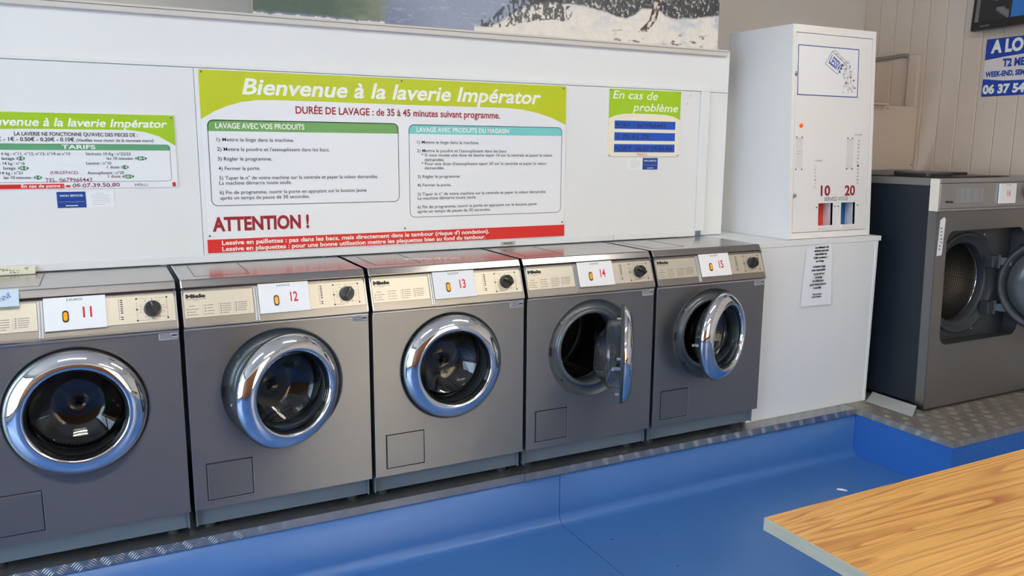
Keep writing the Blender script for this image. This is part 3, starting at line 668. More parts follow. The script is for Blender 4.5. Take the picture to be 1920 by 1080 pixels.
# ================================================================== SIGNS ON THE WALL
YG = YW-0.0045       # face of a sign board
def rrect(x0, x1, z0, z1, r, n=6, corners='tltrbrbl'):
    pts = []
    for cx, cz, a0, nm in ((x1-r, z1-r, 0, 'tr'), (x0+r, z1-r, PI/2, 'tl'), (x0+r, z0+r, PI, 'bl'), (x1-r, z0+r, 1.5*PI, 'br')):
        if nm in corners:
            for i in range(n+1): a = a0+PI/2*i/n; pts.append((cx+r*math.cos(a), cz+r*math.sin(a)))
        else: pts.append((x1 if 'r' == nm[1] else x0, z1 if nm[0] == 't' else z0))
    return pts
def flat(pts, y, t=0.0004): return MB().prism(pts, 'y', y, y-t)
def outline(pts, y, w):
    mb = MB(); n = len(pts); cx = sum(p[0] for p in pts)/n; cz = sum(p[1] for p in pts)/n
    inn = []
    for i in range(n):
        a = Vector(pts[i-1]); b = Vector(pts[i]); c = Vector(pts[(i+1) % n]); t = (c-a).normalized(); nn = Vector((t.y, -t.x))
        if nn.dot(Vector((cx, cz))-b) < 0: nn = -nn
        inn.append(b+nn*w)
    vs = [(p[0], y, p[1]) for p in pts]+[(p.x, y, p.y) for p in inn]
    return mb.add(vs, [(i, (i+1) % n, n+(i+1) % n, n+i) for i in range(n)])
def screws(parent, qs, y, r=0.004):
    for x, z in qs: build(MB().cyl((x, y, z), (x, y-0.0015, z), r, 10), 'screw', M_INKG, parent)

# ---- large sign
sg = thing('laundry_sign', 'large white laundry instruction sign with lime green banner and red strip', 'sign', (1.484, YW, 1.1355))
build(MB().box(0.7405, 2.2285, YG, YW-0.0003, 1.1355, 1.7825), 'board', M_SIGN, sg)
arc = [(0.7405, 1.612), (0.785, 1.639), (0.829, 1.659), (0.88, 1.675), (0.931, 1.683), (1.0, 1.6855), (1.2, 1.685), (1.5, 1.683), (1.8, 1.6835), (1.94, 1.6835), (2.02, 1.678), (2.094, 1.665), (2.16, 1.647), (2.2285, 1.619)]
bn = build(flat(arc+[(2.2285, 1.7825), (0.7405, 1.7825)], YG), 'banner', M_LIME, sg)
FR = frame((0, YG-0.0006, 0))
txt(bn, 'title_lettering', [('Bienvenue à la laverie Impérator', 0.884, 2.104, 1.7035, 0.054)], M_TXTW, FR, 0.022, 0.22)
txt(sg, 'duration_lettering', [('DURÉE DE LAVAGE : de 35 à 45 minutes suivant programme.', 1.071, 1.910, 1.6395, 0.0255)], M_DRED, FR, 0.022)
b1 = build(outline(rrect(0.760, 1.468, 1.3055, 1.6115, 0.022), YG-0.0004, 0.003), 'instruction_frame', M_INKG, sg)
build(flat(rrect(0.760, 1.468, 1.5715, 1.6115, 0.022, 6, 'tltr'), YG), 'frame_header', M_GRN, b1)
txt(b1, 'header_lettering', [('LAVAGE AVEC VOS PRODUITS', 0.787, 1.101, 1.5815, 0.0185)], M_TXTW, FR, 0.02)
T1 = [('1) Mettre le linge dans la machine.', 0.789, 1.061, 1.536), ("2) Mettre la poudre et l'assouplissant dans les bacs.", 0.789, 1.193, 1.502), ('3) Régler le programme.', 0.789, 0.979, 1.468), ('4) Fermer la porte.', 0.790, 0.935, 1.434),
      ('5) Taper le n° de votre machine sur la centrale et payer la valeur demandée.', 0.791, 1.381, 1.400), ('La machine démarre toute seule.', 0.790, 1.047, 1.382), ('6) Fin de programme, ouvrir la porte en appuyant sur le bouton jaune', 0.790, 1.333, 1.348), ('après un temps de pause de 30 secondes.', 0.791, 1.112, 1.3285)]
txt(b1, 'instruction_lettering', [(*t, 0.0125) for t in T1], M_INK, FR, 0.006)
b2 = build(outline(rrect(1.510, 2.211, 1.2405, 1.6085, 0.022), YG-0.0004, 0.0025), 'instruction_frame', M_INKG, sg)
build(flat(rrect(1.510, 2.211, 1.5715, 1.6085, 0.022, 6, 'tltr'), YG), 'frame_header', M_TEAL, b2)
txt(b2, 'header_lettering', [('LAVAGE AVEC PRODUITS DU MAGASIN', 1.543, 1.953, 1.580, 0.0175)], M_TXTW, FR, 0.018)
T2 = [('1) Mettre le linge dans la machine.', 1.545, 1.815, 1.534), ("2) Mettre la poudre et l'assouplissant dans les bacs", 1.544, 1.941, 1.5005), ('* Si vous voulez une dose de lessive taper 10 sur la centrale et payer la valeur', 1.562, 2.165, 1.4835), ('demandée.', 1.575, 1.661, 1.465),
      ("* Pour une dose d'assouplissant taper 20 sur la centrale et payer la valeur", 1.562, 2.137, 1.449), ('demandée.', 1.575, 1.660, 1.432), ('3) Régler le programme.', 1.545, 1.731, 1.398), ('4) Fermer la porte.', 1.544, 1.690, 1.364),
      ('5) Taper le n° de votre machine sur la centrale et payer la valeur demandée.', 1.544, 2.136, 1.328), ('La machine démarre toute seule.', 1.544, 1.803, 1.3115), ('6) Fin de programme, ouvrir la porte en appuyant sur le bouton jaune', 1.543, 2.089, 1.2765), ('après un temps de pause de 30 secondes.', 1.543, 1.869, 1.2585)]
txt(b2, 'instruction_lettering', [(*t, 0.0115) for t in T2], M_INK, FR, 0.006)
txt(sg, 'attention_lettering', [('ATTENTION !', 0.759, 1.106, 1.2165, 0.047)], M_DRED, FR, 0.04)
rs = build(flat([(0.739, 1.1365), (2.230, 1.1365), (2.230, 1.1865), (0.739, 1.1855)], YG, 0.0008), 'red_strip', M_REDS, sg)
txt(rs, 'warning_lettering', [("Lessive en paillettes : pas dans les bacs, mais directement dans le tambour (risque d'i nondation).", 0.788, 1.862, 1.1645, 0.0155), ('Lessive en plaquettes : pour une bonne utilisation mettre les plaquettes bien au fond du tambour.', 0.788, 1.845, 1.142, 0.0155)], M_TXTW, frame((0, YG-0.0011, 0)), 0.022)
screws(sg, [(0.750, 1.775), (1.484, 1.7735), (2.214, 1.772), (0.748, 1.199), (1.488, 1.1985), (2.219, 1.1985)], YG-0.0003)

# ---- price sign at the left
sl = thing('price_sign', 'white price list sign with lime green banner at the left edge', 'sign', (0.336, YW, 1.3765))
build(MB().box(0.02, 0.6525, YG, YW-0.0003, 1.3765, 1.6225), 'board', M_SIGN, sl)
bn = build(flat([(0.02, 1.52), (0.07, 1.551), (0.13, 1.568), (0.20, 1.570), (0.506, 1.571), (0.56, 1.564), (0.60, 1.551), (0.6525, 1.519), (0.6525, 1.6225), (0.02, 1.6225)], YG), 'banner', M_LIME2, sl)
txt(bn, 'title_lettering', [('Bienvenue à la laverie Impérator', 0.068, 0.630, 1.580, 0.0255)], M_TXTW, FR, 0.022, 0.22)
txt(sl, 'coin_lettering', [("LA LAVERIE NE FONCTIONNE QU'AVEC DES PIECES DE :", 0.173, 0.534, 1.5485, 0.0115), ('2€ - 1€ - 0.50€ - 0.20€ - 0.10€', 0.117, 0.342, 1.531, 0.012)], M_INK, FR, 0.02)
txt(sl, 'coin_note_lettering', [('(Veuillez vous munir de la monnaie merci)', 0.348, 0.583, 1.531, 0.0095)], M_INK, FR, 0.012, 0.22)
tf = build(outline(rrect(0.038, 0.634, 1.3975, 1.5225, 0.012), YG-0.0004, 0.0014), 'tariff_frame', M_INKG, sl)
build(flat(rrect(0.038, 0.634, 1.5025, 1.5225, 0.012, 6, 'tltr'), YG), 'tariff_header', M_TARG, tf)
txt(tf, 'header_lettering', [('TARIFS', 0.304, 0.403, 1.507, 0.0125)], M_TXTW, FR, 0.02)
TT = [('6 kg : n°11, n°12, n°13, n°14 et n°15', 0.132, 0.327, 1.486), ('lavage :', 0.132, 0.174, 1.471), ('e 14 kg : n°16', 0.122, 0.195, 1.455), ('lavage :', 0.134, 0.175, 1.440), ('14 kg : n°21', 0.124, 0.186, 1.4245), ('les 10 minutes :', 0.133, 0.215, 1.4095),
      ('Séchoirs 10 Kg : n°22/23', 0.373, 0.508, 1.486), ('les 10 minutes :', 0.434, 0.521, 1.471), ('Lessive : n°10', 0.372, 0.447, 1.455), ('1 dose :', 0.433, 0.478, 1.442), ('Assouplissant : n°20', 0.373, 0.484, 1.423), ('1 dose :', 0.434, 0.479, 1.411)]
txt(tf, 'tariff_lettering', [(*t, 0.0092) for t in TT], M_INK, FR, 0.01)
for s_, x, z, w in (('5 €', 0.185, 1.4755, 0.023), ('10 €', 0.190, 1.444, 0.029), ('2 €', 0.2285, 1.4135, 0.023), ('1.50 €', 0.540, 1.4755, 0.037), ('1 €', 0.4885, 1.446, 0.022), ('0.50 €', 0.4965, 1.4145, 0.036)):
    ov = build(flat([(x+w/2*math.cos(2*PI*i/24), z+0.0068*math.sin(2*PI*i/24)) for i in range(24)], YG), 'price_oval', M_DGRN, tf)
    txt(ov, 'price_lettering', [(s_, x-w*0.36, x+w*0.36, z-0.0038, 0.0078)], M_TXTW, FR, 0.02)
txt(sl, 'red_handwriting', [('(URGENCE)', 0.265, 0.345, 1.4245, 0.0095), ('TEL. 0679966443', 0.248, 0.385, 1.399, 0.0125)], M_MAG, FR, 0.006, 0.05, 0.1)
rp = build(flat([(0.02, 1.3775), (0.302, 1.3775), (0.302, 1.3925), (0.02, 1.3915)], YG), 'red_strip', M_REDS, sl)
txt(rp, 'strip_lettering', [('En cas de panne :', 0.179, 0.299, 1.3815, 0.0092)], M_TXTW, FR, 0.025)
txt(sl, 'phone_handwriting', [('06.07.39.50.80', 0.326, 0.468, 1.3805, 0.0125)], M_MAG, FR, 0.012, 0.05, 0.08)
build(flat([(0.313+0.008*math.cos(i*PI/8), 1.384+0.004*math.sin(i*PI/8)) for i in range(16)], YG), 'phone_mark', M_RED, sl)
txt(sl, 'blue_handwriting', [('MERCi', 0.514, 0.555, 1.3815, 0.008)], M_NAVYI, FR, 0.0, 0.1, 0.1)
build(flat([(0.6345, 1.3785), (0.6455, 1.3785), (0.6455, 1.3935), (0.6345, 1.3935)], YG), 'red_badge', M_RED, sl)
screws(sl, [(0.643, 1.6135)], YG-0.0003, 0.003)

# ---- problem sign at the right
sr = thing('contact_sign', 'cream sign with leaf green top and three blue strips of phone numbers', 'sign', (2.649, YW, 1.4845))
build(MB().box(2.4505, 2.8475, YG, YW-0.0003, 1.4845, 1.7815), 'board', M_SIGNY, sr)
bn = build(flat([(2.4505, 1.653), (2.49, 1.667), (2.531, 1.6745), (2.60, 1.677), (2.70, 1.677), (2.769, 1.674), (2.81, 1.667), (2.8475, 1.652), (2.8475, 1.7815), (2.4505, 1.7815)], YG), 'banner', M_LIME2, sr)
txt(bn, 'title_lettering', [('En cas de', 2.469, 2.715, 1.740, 0.034), ('problème', 2.578, 2.833, 1.688, 0.034)], M_TXTW, FR, 0.005, 0.22)
for z0, s_, x0, x1 in ((1.6075, 'PORT. - 0679966443', 2.488, 2.763), (1.5555, 'F 05.61.79.', 2.495, 2.680), (1.5035, 'PORT  06.07.39.50.80', 2.488, 2.805)):
    st = build(flat([(2.4825, z0), (2.8215, z0), (2.8215, z0+0.0365), (2.4825, z0+0.0365)], YG, 0.0006), 'blue_strip', M_BLUEP, sr)
    txt(st, 'handwriting', [(s_, x0, x1, z0+0.007, 0.020)], M_NAVYI, frame((0, YG-0.0009, 0)), 0.004, 0.05, 0.1)
txt(sr, 'red_handwriting', [('MERCi', 2.609, 2.666, 1.4885, 0.0105)], M_RED, FR, 0.0, 0.05, 0.1)
screws(sr, [(2.458, 1.775), (2.841, 1.775), (2.458, 1.490), (2.841, 1.490)], YG-0.0003, 0.003)

# ---- business cards
M_CARDB = mat('blue_card_print', srgb(24, 68, 150), 0.35, var=0.35, vscale=30)
def bcard(x, z, dark, label):
    c = thing('business_card', label, 'business card', (x+0.0425, YW, z), 'business cards under the signs')
    build(MB().box(x, x+0.085, YW-0.0014, YW-0.0004, z, z+0.053), 'card', M_CARDB if dark else M_PAPER, c)
    f = frame((0, YW-0.0017, 0))
    if dark:
        txt(c, 'white_lettering', [('MANU SERVICES', x+0.009, x+0.077, z+0.037, 0.0065)], M_TXTW, f, 0.01)
        build(MB().box(x+0.004, x+0.081, YW-0.0017, YW-0.0015, z+0.0195, z+0.0200), 'rule', M_TXTW, c); build(MB().box(x+0.024, x+0.06, YW-0.0017, YW-0.0015, z+0.0055, z+0.008), 'fine_print', M_TXTW, c)
    else:
        mb = MB()
        for k, (a, b) in enumerate(((0.028, 0.052), (0.013, 0.070), (0.013, 0.07), (0.018, 0.072), (0.018, 0.072), (0.018, 0.072), (0.018, 0.055))): mb.box(x+a, x+b, YW-0.0017, YW-0.0015, z+0.047-k*0.0065, z+0.0479-k*0.0065)
        build(mb, 'fine_print', M_INKF, c)
bcard(0.277, 1.3125, True, 'blue business card under the price list sign')
bcard(0.3635, 1.3125, False, 'white business card under the price list sign')
bcard(2.560, 1.4245+0.0005, False, 'white business card under the phone number sign')
bcard(2.6455, 1.4245+0.0005, True, 'blue business card under the phone number sign')

# ================================================================== CABINET AND DISPENSER
cb = thing('cabinet', 'white boxed cabinet with taped notice between washer 15 and the large washer', 'cabinet', (3.46, 0.08, ZP))
build(MB().box(3.078, 3.842, 0.083, 0.095, ZP+0.001, 1.0745), 'front_panel', M_WHITE, cb)
build(MB().box(3.0505, 3.0775, 0.0815, 0.40, ZP+0.001, 1.0745), 'side_panel', M_WHITE, cb)
build(MB().box(3.8425, 3.860, 0.080, 0.41, ZP+0.001, 1.0745, 0.002), 'corner_strip', M_WHITE, cb)
build(MB().box(3.0475, 3.878, 0.0805, 0.61, 1.075, 1.0995, 0.002), 'top', M_WHITE, cb)
build(MB().box(3.0495, 3.0503, 0.0815, 0.10, 0.97, 1.0745), 'edge_strip', M_EDGE, cb)
nt_ = thing('paper_notice', 'printed white paper notice taped to the front of the white cabinet', 'notice', (3.45, 0.0825, 0.785))
mbn = MB(); vs = []
for j in range(9):
    t = j/8; z = 1.0725-(1.0725-0.781)*t
    for i in range(5):
        s_ = i/4; x = (3.368-0.020*t)+s_*(0.170+0.030*t); vs.append((x, 0.0802-0.007*t*t*(0.2+s_)*(1 if j > 4 else 0.3)-0.0006, z+0.004*s_*(1-t)-0.0))
mbn.add(vs, [(j*5+i, j*5+i+1, (j+1)*5+i+1, (j+1)*5+i) for j in range(8) for i in range(4)], True)
build(mbn, 'sheet', M_PAPER, nt_)
NL = [('Les utilisateurs des', 0.39, 0.92, 1.0545), ('machines sont seuls', 0.37, 0.92, 1.0385), ('responsables des', 0.41, 0.86, 1.0225), ('dégâts occasionnés', 0.37, 0.89, 1.0055), ('sur le linge.', 0.47, 0.77, 0.9885),
      ('La laverie dégage', 0.38, 0.84, 0.9625), ('toute responsabilité', 0.34, 0.87, 0.9455), ("en cas d'erreur", 0.40, 0.79, 0.9285), ('de lavage', 0.46, 0.71, 0.9115), ("et n'effectuera", 0.38, 0.77, 0.8945), ('aucun remboursement', 0.29, 0.86, 0.8775), ('à cet effet.', 0.44, 0.71, 0.8605), ('Merci de votre', 0.43, 0.72, 0.8305), ('compréhension.', 0.40, 0.73, 0.8175)]
for i_, (s_, a, b, z) in enumerate(NL):
    t = (1.0725-z)/(1.0725-0.781); x0 = 3.368-0.020*t; w = 0.170+0.030*t
    NL[i_] = (s_, x0+(a-0.08)*w, x0+(b-0.08)*w, z+0.003, 0.0098 if i_ < 12 else 0.0078)
txt(nt_, 'notice_lettering', NL[:7], M_INK, frame((0, 0.0780, 0)), 0.045)
txt(nt_, 'notice_lettering', NL[7:], M_INK, frame((0, 0.0715, 0)), 0.045)

DX0, DX1, DYb, DYt, DZ0, DZ1, DYB = 3.2873, 3.838, 0.1208, 0.1760, 1.1005, 2.088, 0.598
dv = Vector((0, DYt-DYb, DZ1-DZ0)).normalized()
def DF(off=0.0):      # frame on the sloping front: x right, y up the slope, z out
    o = Vector((0, DYb, DZ0)); f = frame(o, (1, 0, 0), dv); return f @ Matrix.Translation((0, 0, off))
ds = thing('detergent_dispenser', 'white enamelled detergent dispenser with numbers 10 and 20 on the cabinet', 'dispenser', (3.56, 0.36, DZ0))
# shell: sides, back, top and front frame round a recessed door
build(MB().prism([(DYb, DZ0), (DYt, DZ1), (DYB, DZ1+0.004), (DYB, DZ0)], 'x', DX0, DX0+0.004), 'left_side', M_DISP, ds)
build(MB().prism([(DYb, DZ0), (DYt, DZ1), (DYB, DZ1+0.004), (DYB, DZ0)], 'x', DX1-0.004, DX1), 'right_side', M_DISP, ds)
build(MB().box(DX0+0.0042, DX1-0.0042, DYB-0.004, DYB, DZ0, DZ1+0.003).box(DX0+0.0042, DX1-0.0042, DYt+0.002, DYB-0.0045, DZ1-0.003, DZ1+0.001).box(DX0+0.0042, DX1-0.0042, DYb+0.01, DYB-0.0045, DZ0, DZ0+0.004), 'back_and_top', M_DISP, ds)
def dbox(x0, x1, v0, v1, t0, t1, bev=0.0):
    mb = MB(); mb.M = DF(); mb.box(x0, x1, v0, v1, t0, t1, bev); mb.M = None; return mb
VH = math.hypot(DYt-DYb, DZ1-DZ0)
build(dbox(DX0+0.0045, DX0+0.023, 0, VH, -0.02, 0.0).box(0, 0, 0, 0, 0, 0) if False else dbox(DX0+0.0045, DX0+0.022, 0.001, VH-0.001, -0.02, 0.0, 0.001), 'front_frame', M_DISP, ds)
build(dbox(DX1-0.022, DX1-0.0045, 0.001, VH-0.001, -0.02, 0.0, 0.001), 'front_frame', M_DISP, ds)
build(dbox(DX0+0.0225, DX1-0.0225, VH-0.034, VH-0.001, -0.02, 0.0, 0.001), 'front_frame', M_DISP, ds)
build(dbox(DX0+0.0225, DX1-0.0225, 0.001, 0.030, -0.02, 0.0, 0.001), 'front_frame', M_DISP, ds)
gp = MB(); gp.M = DF(); g0, g1, g2, g3 = DX0+0.018, DX1-0.018, 0.026, VH-0.030
gp.box(g0, g0+0.012, g2, g3, -0.024, -0.0205).box(g1-0.012, g1, g2, g3, -0.024, -0.0205).box(g0+0.012, g1-0.012, g2, g2+0.012, -0.024, -0.0205).box(g0+0.012, g1-0.012, g3-0.012, g3, -0.024, -0.0205); gp.M = None
build(gp, 'door_gap', M_INKG, ds)
# door panel with two chutes cut out: assembled round the openings, one mesh
x0, x1, v0, v1 = DX0+0.0245, DX1-0.0245, 0.0325, VH-0.0365
H1, H2 = (3.480, 3.578), (3.634, 3.732); hv0, hv1 = 0.050, 0.167
dd = MB(); dd.M = DF()
def dq(a, b, c, d): dd.box(a, b, c, d, -0.016, -0.002)
dq(x0, x1, hv1, v1); dq(x0, x1, v0, hv0); dq(x0, H1[0], hv0, hv1); dq(H1[1], H2[0], hv0, hv1); dq(H2[1], x1, hv0, hv1); dd.M = None
door = build(dd, 'door', M_DISP, ds)
M_CHR = mat('red_chute', srgb(216, 62, 44), 0.45); M_CHB = mat('blue_chute', srgb(22, 96, 165), 0.45); M_CHW = mat('chute_white', srgb(226, 226, 230), 0.45)
cdp = -0.062
for (a, b), mc in ((H1, M_CHR), (H2, M_CHB)):
    mb = MB(); mb.M = DF(); mb.add([(a, hv0, cdp), (b, hv0, cdp), (b, hv1, cdp), (a, hv1, cdp)], [(0, 1, 2, 3)]); mb.add([(a, hv0, -0.004), (a, hv1, -0.004), (a, hv1, cdp), (a, hv0, cdp)], [(0, 1, 2, 3)]); mb.M = None
    ch = build(mb, 'chute_liner', mc, ds)
    mb = MB(); mb.M = DF()
    for q in ([(b, hv0, -0.004), (b, hv1, -0.004), (b, hv1, cdp), (b, hv0, cdp)], [(a, hv0, -0.004), (b, hv0, -0.004), (b, hv0, cdp), (a, hv0, cdp)], [(a, hv1, -0.004), (b, hv1, -0.004), (b, hv1, cdp), (a, hv1, cdp)]): mb.add(q, [(0, 1, 2, 3)])
    mb.M = None
    build(mb, 'chute_wall', M_CHW, ch)
    build(dbox(a-0.003, b+0.003, hv0-0.006, hv0+0.010, -0.002, 0.004, 0.001), 'chute_lip', M_DISP, ch)
def dtext(name, items, m, bold=0.0, shear=0.0, parent=None): return txt(parent or door, name, items, m, DF(-0.0015), bold, shear)
def vz(z): return (z-DZ0)/dv.z       # world height -> distance up the slope
dtext('number_lettering', [('10', 3.492, 3.556, vz(1.304), 0.046), ('20', 3.655, 3.727, vz(1.302), 0.046)], M_DRED, 0.03)
dtext('servez_vous_lettering', [('SERVEZ-VOUS', 3.517, 3.678, vz(1.2775), 0.018)], M_NAVYI, 0.0)
dtext('small_lettering', [('1 EURO', 3.447, 3.497, vz(1.466), 0.007), ('0.50 EURO', 3.712, 3.765, vz(1.5905), 0.007)], M_INKG, 0.01)
dtext('vertical_lettering', [(c, 3.447, 3.458, vz(1.440-0.0165*i), 0.009) for i, c in enumerate('LESSIVE')], M_INKF, 0.0)
dtext('vertical_lettering', [(c, 3.736, 3.748, vz(1.560-0.0172*i), 0.010) for i, c in enumerate('ASSOUPLISSANT')], M_NAVYI, 0.0)
for a, b in ((3.322, 3.366), (3.660, 3.702)):
    sp = build(dbox(a, b, vz(1.4335), vz(1.574), -0.0018, -0.0008), 'sight_strip', mat('clear_strip', srgb(225, 224, 222), 0.2), door)
    build(dbox(a, b, vz(1.5705), vz(1.5725), -0.0009, -0.0003).box(0, 0, 0, 0, 0, 0) if False else dbox(a, b, vz(1.5705), vz(1.5725), -0.0009, -0.0003), 'strip_edge', M_INKF, sp)
    for q in ((a+0.005, 1.578), (b-0.005, 1.578), (a+0.003, 1.4295), (b-0.003, 1.4295)): build(dbox(q[0]-0.003, q[0]+0.003, vz(q[1])-0.003, vz(q[1])+0.003, -0.002, 0.0005, 0.001), 'screw', M_INK, sp)
build(dbox(3.332, 3.357, vz(1.5125), vz(1.5145), -0.0008, -0.0003), 'label_print', M_INKF, door); build(dbox(3.330, 3.359, vz(1.501), vz(1.503), -0.0008, -0.0003), 'label_print', M_INKF, door)
for q in ((3.467, 1.248), (3.589, 1.250), (3.612, 1.250), (3.747, 1.252)): build(dbox(q[0]-0.0035, q[0]+0.0035, vz(q[1])-0.0035, vz(q[1])+0.0035, -0.002, 0.0005, 0.001), 'screw', M_INKG, door)
for q in ((3.3035, 1.866), (3.3095, 1.3065)):
    c = DF(-0.002) @ Vector((q[0]+0.008, vz(q[1]), 0)); n = DF().to_3x3() @ Vector((0, 0, 1))
    lk = build(MB().cyl(c, c+n*0.006, 0.0115, 20).cyl(c+n*0.006, c+n*0.010, 0.0115, 20, 0.008), 'lock', M_CHROME, door)
    build(MB().cyl(c+n*0.010, c+n*0.0105, 0.003, 10), 'keyhole', M_BLACK, lk)
c = DF(-0.002) @ Vector((3.352, vz(1.632), 0)); n = DF().to_3x3() @ Vector((0, 0, 1))
build(MB().cyl(c, c+n*0.004, 0.010, 20).cyl(c+n*0.004, c+n*0.010, 0.008, 20, 0.005), 'pilot_lamp', M_ORL, door)
# picture: blue frame, tilted LESSIVE box pouring bubbles (the cartoon figure is left out)
pv0, pv1 = vz(1.771), vz(1.999); px0, px1 = 3.322, 3.722
pic = build(dbox(px0, px1, pv0, pv1, -0.0018, -0.0008), 'picture_panel', mat('picture_white', srgb(238, 238, 240), 0.35), door)
fm = MB(); fm.M = DF(); t = 0.004
fm.box(px0, px1, pv0, pv0+t, -0.0008, 0.0); fm.box(px0, px1, pv1-t, pv1, -0.0008, 0.0); fm.box(px0, px0+t, pv0+t, pv1-t, -0.0008, 0.0); fm.box(px1-t, px1, pv0+t, pv1-t, -0.0008, 0.0); fm.M = None
build(fm, 'picture_border', mat('blue_border', srgb(40, 84, 150), 0.4), pic)
def ink(pts, w=0.0018, close=False):
    mb = MB(); mb.M = DF(-0.0006); pts = [Vector(p) for p in pts]+([Vector(pts[0])] if close else [])
    for a, b in zip(pts, pts[1:]):
        d = (b-a); L = d.length
        if L < 1e-6: continue
        d /= L; n = Vector((-d.y, d.x))*w/2; a2, b2 = a-d*w*0.4, b+d*w*0.4
        mb.add([(*(a2+n), 0), (*(b2+n), 0), (*(b2-n), 0), (*(a2-n), 0)], [(0, 1, 2, 3)])
    mb.M = None; return mb
def PU(u, v): return (px0+u*(px1-px0), pv0+v*(pv1-pv0))
bxp = [PU(0.55, 0.91), PU(0.76, 0.70), PU(0.645, 0.46), PU(0.44, 0.655)]
build(ink(bxp, 0.0022, True), 'box_drawing', M_INK, pic)
build(ink([PU(0.55, 0.91), PU(0.59, 0.94), PU(0.79, 0.72), PU(0.76, 0.70), PU(0.72, 0.74), PU(0.70, 0.78), PU(0.66, 0.80), PU(0.63, 0.86), PU(0.60, 0.87)], 0.0018), 'box_drawing', M_INK, pic)
a_, b_ = Vector(bxp[0]), Vector(bxp[1]); dirv = (b_-a_).normalized()
lx = Vector(bxp[3])+(Vector(bxp[0])-Vector(bxp[3]))*0.25+dirv*0.012
txt(pic, 'lessive_lettering', [('LESSIVE', lx.x, lx.x+0.092, lx.y-0.002, 0.042, math.atan2(dirv.y, dirv.x))], mat('blue_letter', srgb(34, 76, 160), 0.5), DF(-0.0005), 0.025, 0.05)
rb = random.Random(5); mbb = MB(); mbd = MB()
for k in range(70):
    t = k/70; u = 0.80+0.06*t+rb.uniform(-0.13, 0.11)*(0.3+t*0.8); v = 0.70-0.60*t+rb.uniform(-0.04, 0.04); rr = rb.uniform(0.0022, 0.0060)
    c = Vector(PU(min(u, 0.96), max(0.06, v))); pts = [(c.x+rr*math.cos(i*PI/5), c.y+rr*math.sin(i*PI/5)) for i in range(10)]
    if k % 7 == 3: mbd.M = DF(-0.0006); mbd.add([(p[0], p[1], 0) for p in pts], [tuple(range(10))]); mbd.M = None
    else:
        q = ink(pts, 0.0010, True); mbb.add(q.v, q.f)
build(mbb, 'bubble_drawing', M_INKG, pic); build(mbd, 'bubble_dots', M_INK, pic)

# ================================================================== LARGE WASHER 16
X6, Y6, W6, H6 = 3.965, -0.177, 0.93, 1.148
lean = 0.030/H6
def yF(z): return Y6+lean*(z-ZP)
w6 = thing('washing_machine', 'large stainless washer numbered 16 with navy side and open round door', 'washer', (X6+W6/2, Y6+0.4, ZP))
fv = Vector((0, lean, 1)).normalized()
def SF(off=0.0): return frame((X6, Y6, ZP), (1, 0, 0), fv) @ Matrix.Translation((0, 0, off))
def sbox(x0, x1, z0, z1, t0, t1, bev=0.0):     # on the leaning front; x, z are world values
    mb = MB(); mb.M = SF(); mb.box(x0-X6, x1-X6, z0-ZP, z1-ZP, t0, t1, bev); mb.M = None; return mb
build(MB().prism([(yF(ZP+0.03)+0.052, ZP+0.03), (yF(1.35)+0.052, 1.353), (0.70, 1.353), (0.70, ZP+0.03)], 'x', X6+0.001, X6+0.006), 'side_panel', M_NAVY, w6)
build(MB().prism([(yF(ZP+0.03)+0.052, ZP+0.03), (yF(1.35)+0.052, 1.353), (0.70, 1.353), (0.70, ZP+0.03)], 'x', X6+W6-0.006, X6+W6-0.001).box(X6+0.006, X6+W6-0.006, 0.695, 0.70, ZP+0.03, 1.353).box(X6+0.006, X6+W6-0.006, -0.08, 0.695, ZP+0.03, ZP+0.036), 'rear_casing', M_NAVY, w6)
build(MB().prism([(yF(ZP+0.012)+0.001, ZP+0.012), (yF(1.232)+0.001, 1.232), (yF(1.232)+0.05, 1.232), (yF(ZP+0.012)+0.05, ZP+0.012)], 'x', X6-0.001, X6+0.0005), 'front_return', M_STEEL, w6, True)
build(MB().prism([(yF(1.234)+0.001, 1.234), (yF(1.388)+0.001, 1.388), (yF(1.388)+0.048, 1.388), (yF(1.234)+0.048, 1.234)], 'x', X6-0.0025, X6+0.001), 'ivory_corner', M_IVORY, w6)
# front with rounded opening
ox0, ox1, oz0, oz1, orr = 4.045, 4.665, 0.572, 1.137, 0.055
op = rrect(ox0, ox1, oz0, oz1, orr, 8); fx0, fx1, fz0, fz1 = X6, X6+W6, ZP+0.012, 1.232
mb = MB(); mb.M = SF(); n = len(op); cxo, czo = (ox0+ox1)/2, (oz0+oz1)/2; out = []
for (x, z) in op:
    dx, dz = x-cxo, z-czo; t = min(((fx1-cxo)/dx if dx > 1e-9 else (fx0-cxo)/dx if dx < -1e-9 else 1e9), ((fz1-czo)/dz if dz > 1e-9 else (fz0-czo)/dz if dz < -1e-9 else 1e9)); out.append((cxo+dx*t, czo+dz*t))
for q in ((fx0, fz0), (fx0, fz1), (fx1, fz0), (fx1, fz1)):
    k = min(range(n), key=lambda i: (out[i][0]-q[0])**2+(out[i][1]-q[1])**2); out[k] = q
vs = [(p[0]-X6, p[1]-ZP, 0.0) for p in out]+[(p[0]-X6, p[1]-ZP, 0.0) for p in op]+[(p[0]-X6, p[1]-ZP, -0.075) for p in op]
mb.add(vs[:2*n], [(i, (i+1) % n, n+(i+1) % n, n+i) for i in range(n)]); mb.M = None
fp6 = build(mb, 'front_panel', M_STEEL, w6, True)
mb = MB(); mb.M = SF(-0.0005); mb.add(vs[n:], [(i, (i+1) % n, n+(i+1) % n, n+i) for i in range(n)], True); mb.M = None
build(mb, 'opening_edge', M_RUB, fp6)
DCX, DCZ, DR = 4.290, 0.857, 0.200
ydr = yF(DCZ)+0.072
mb = MB().plate_hole(ox0-0.02, ox1+0.02, oz0-0.02, oz1+0.02, DCX, DCZ, 0.262, ydr, 0.003)
rc = build(mb, 'recess_panel', M_GREY16, w6)
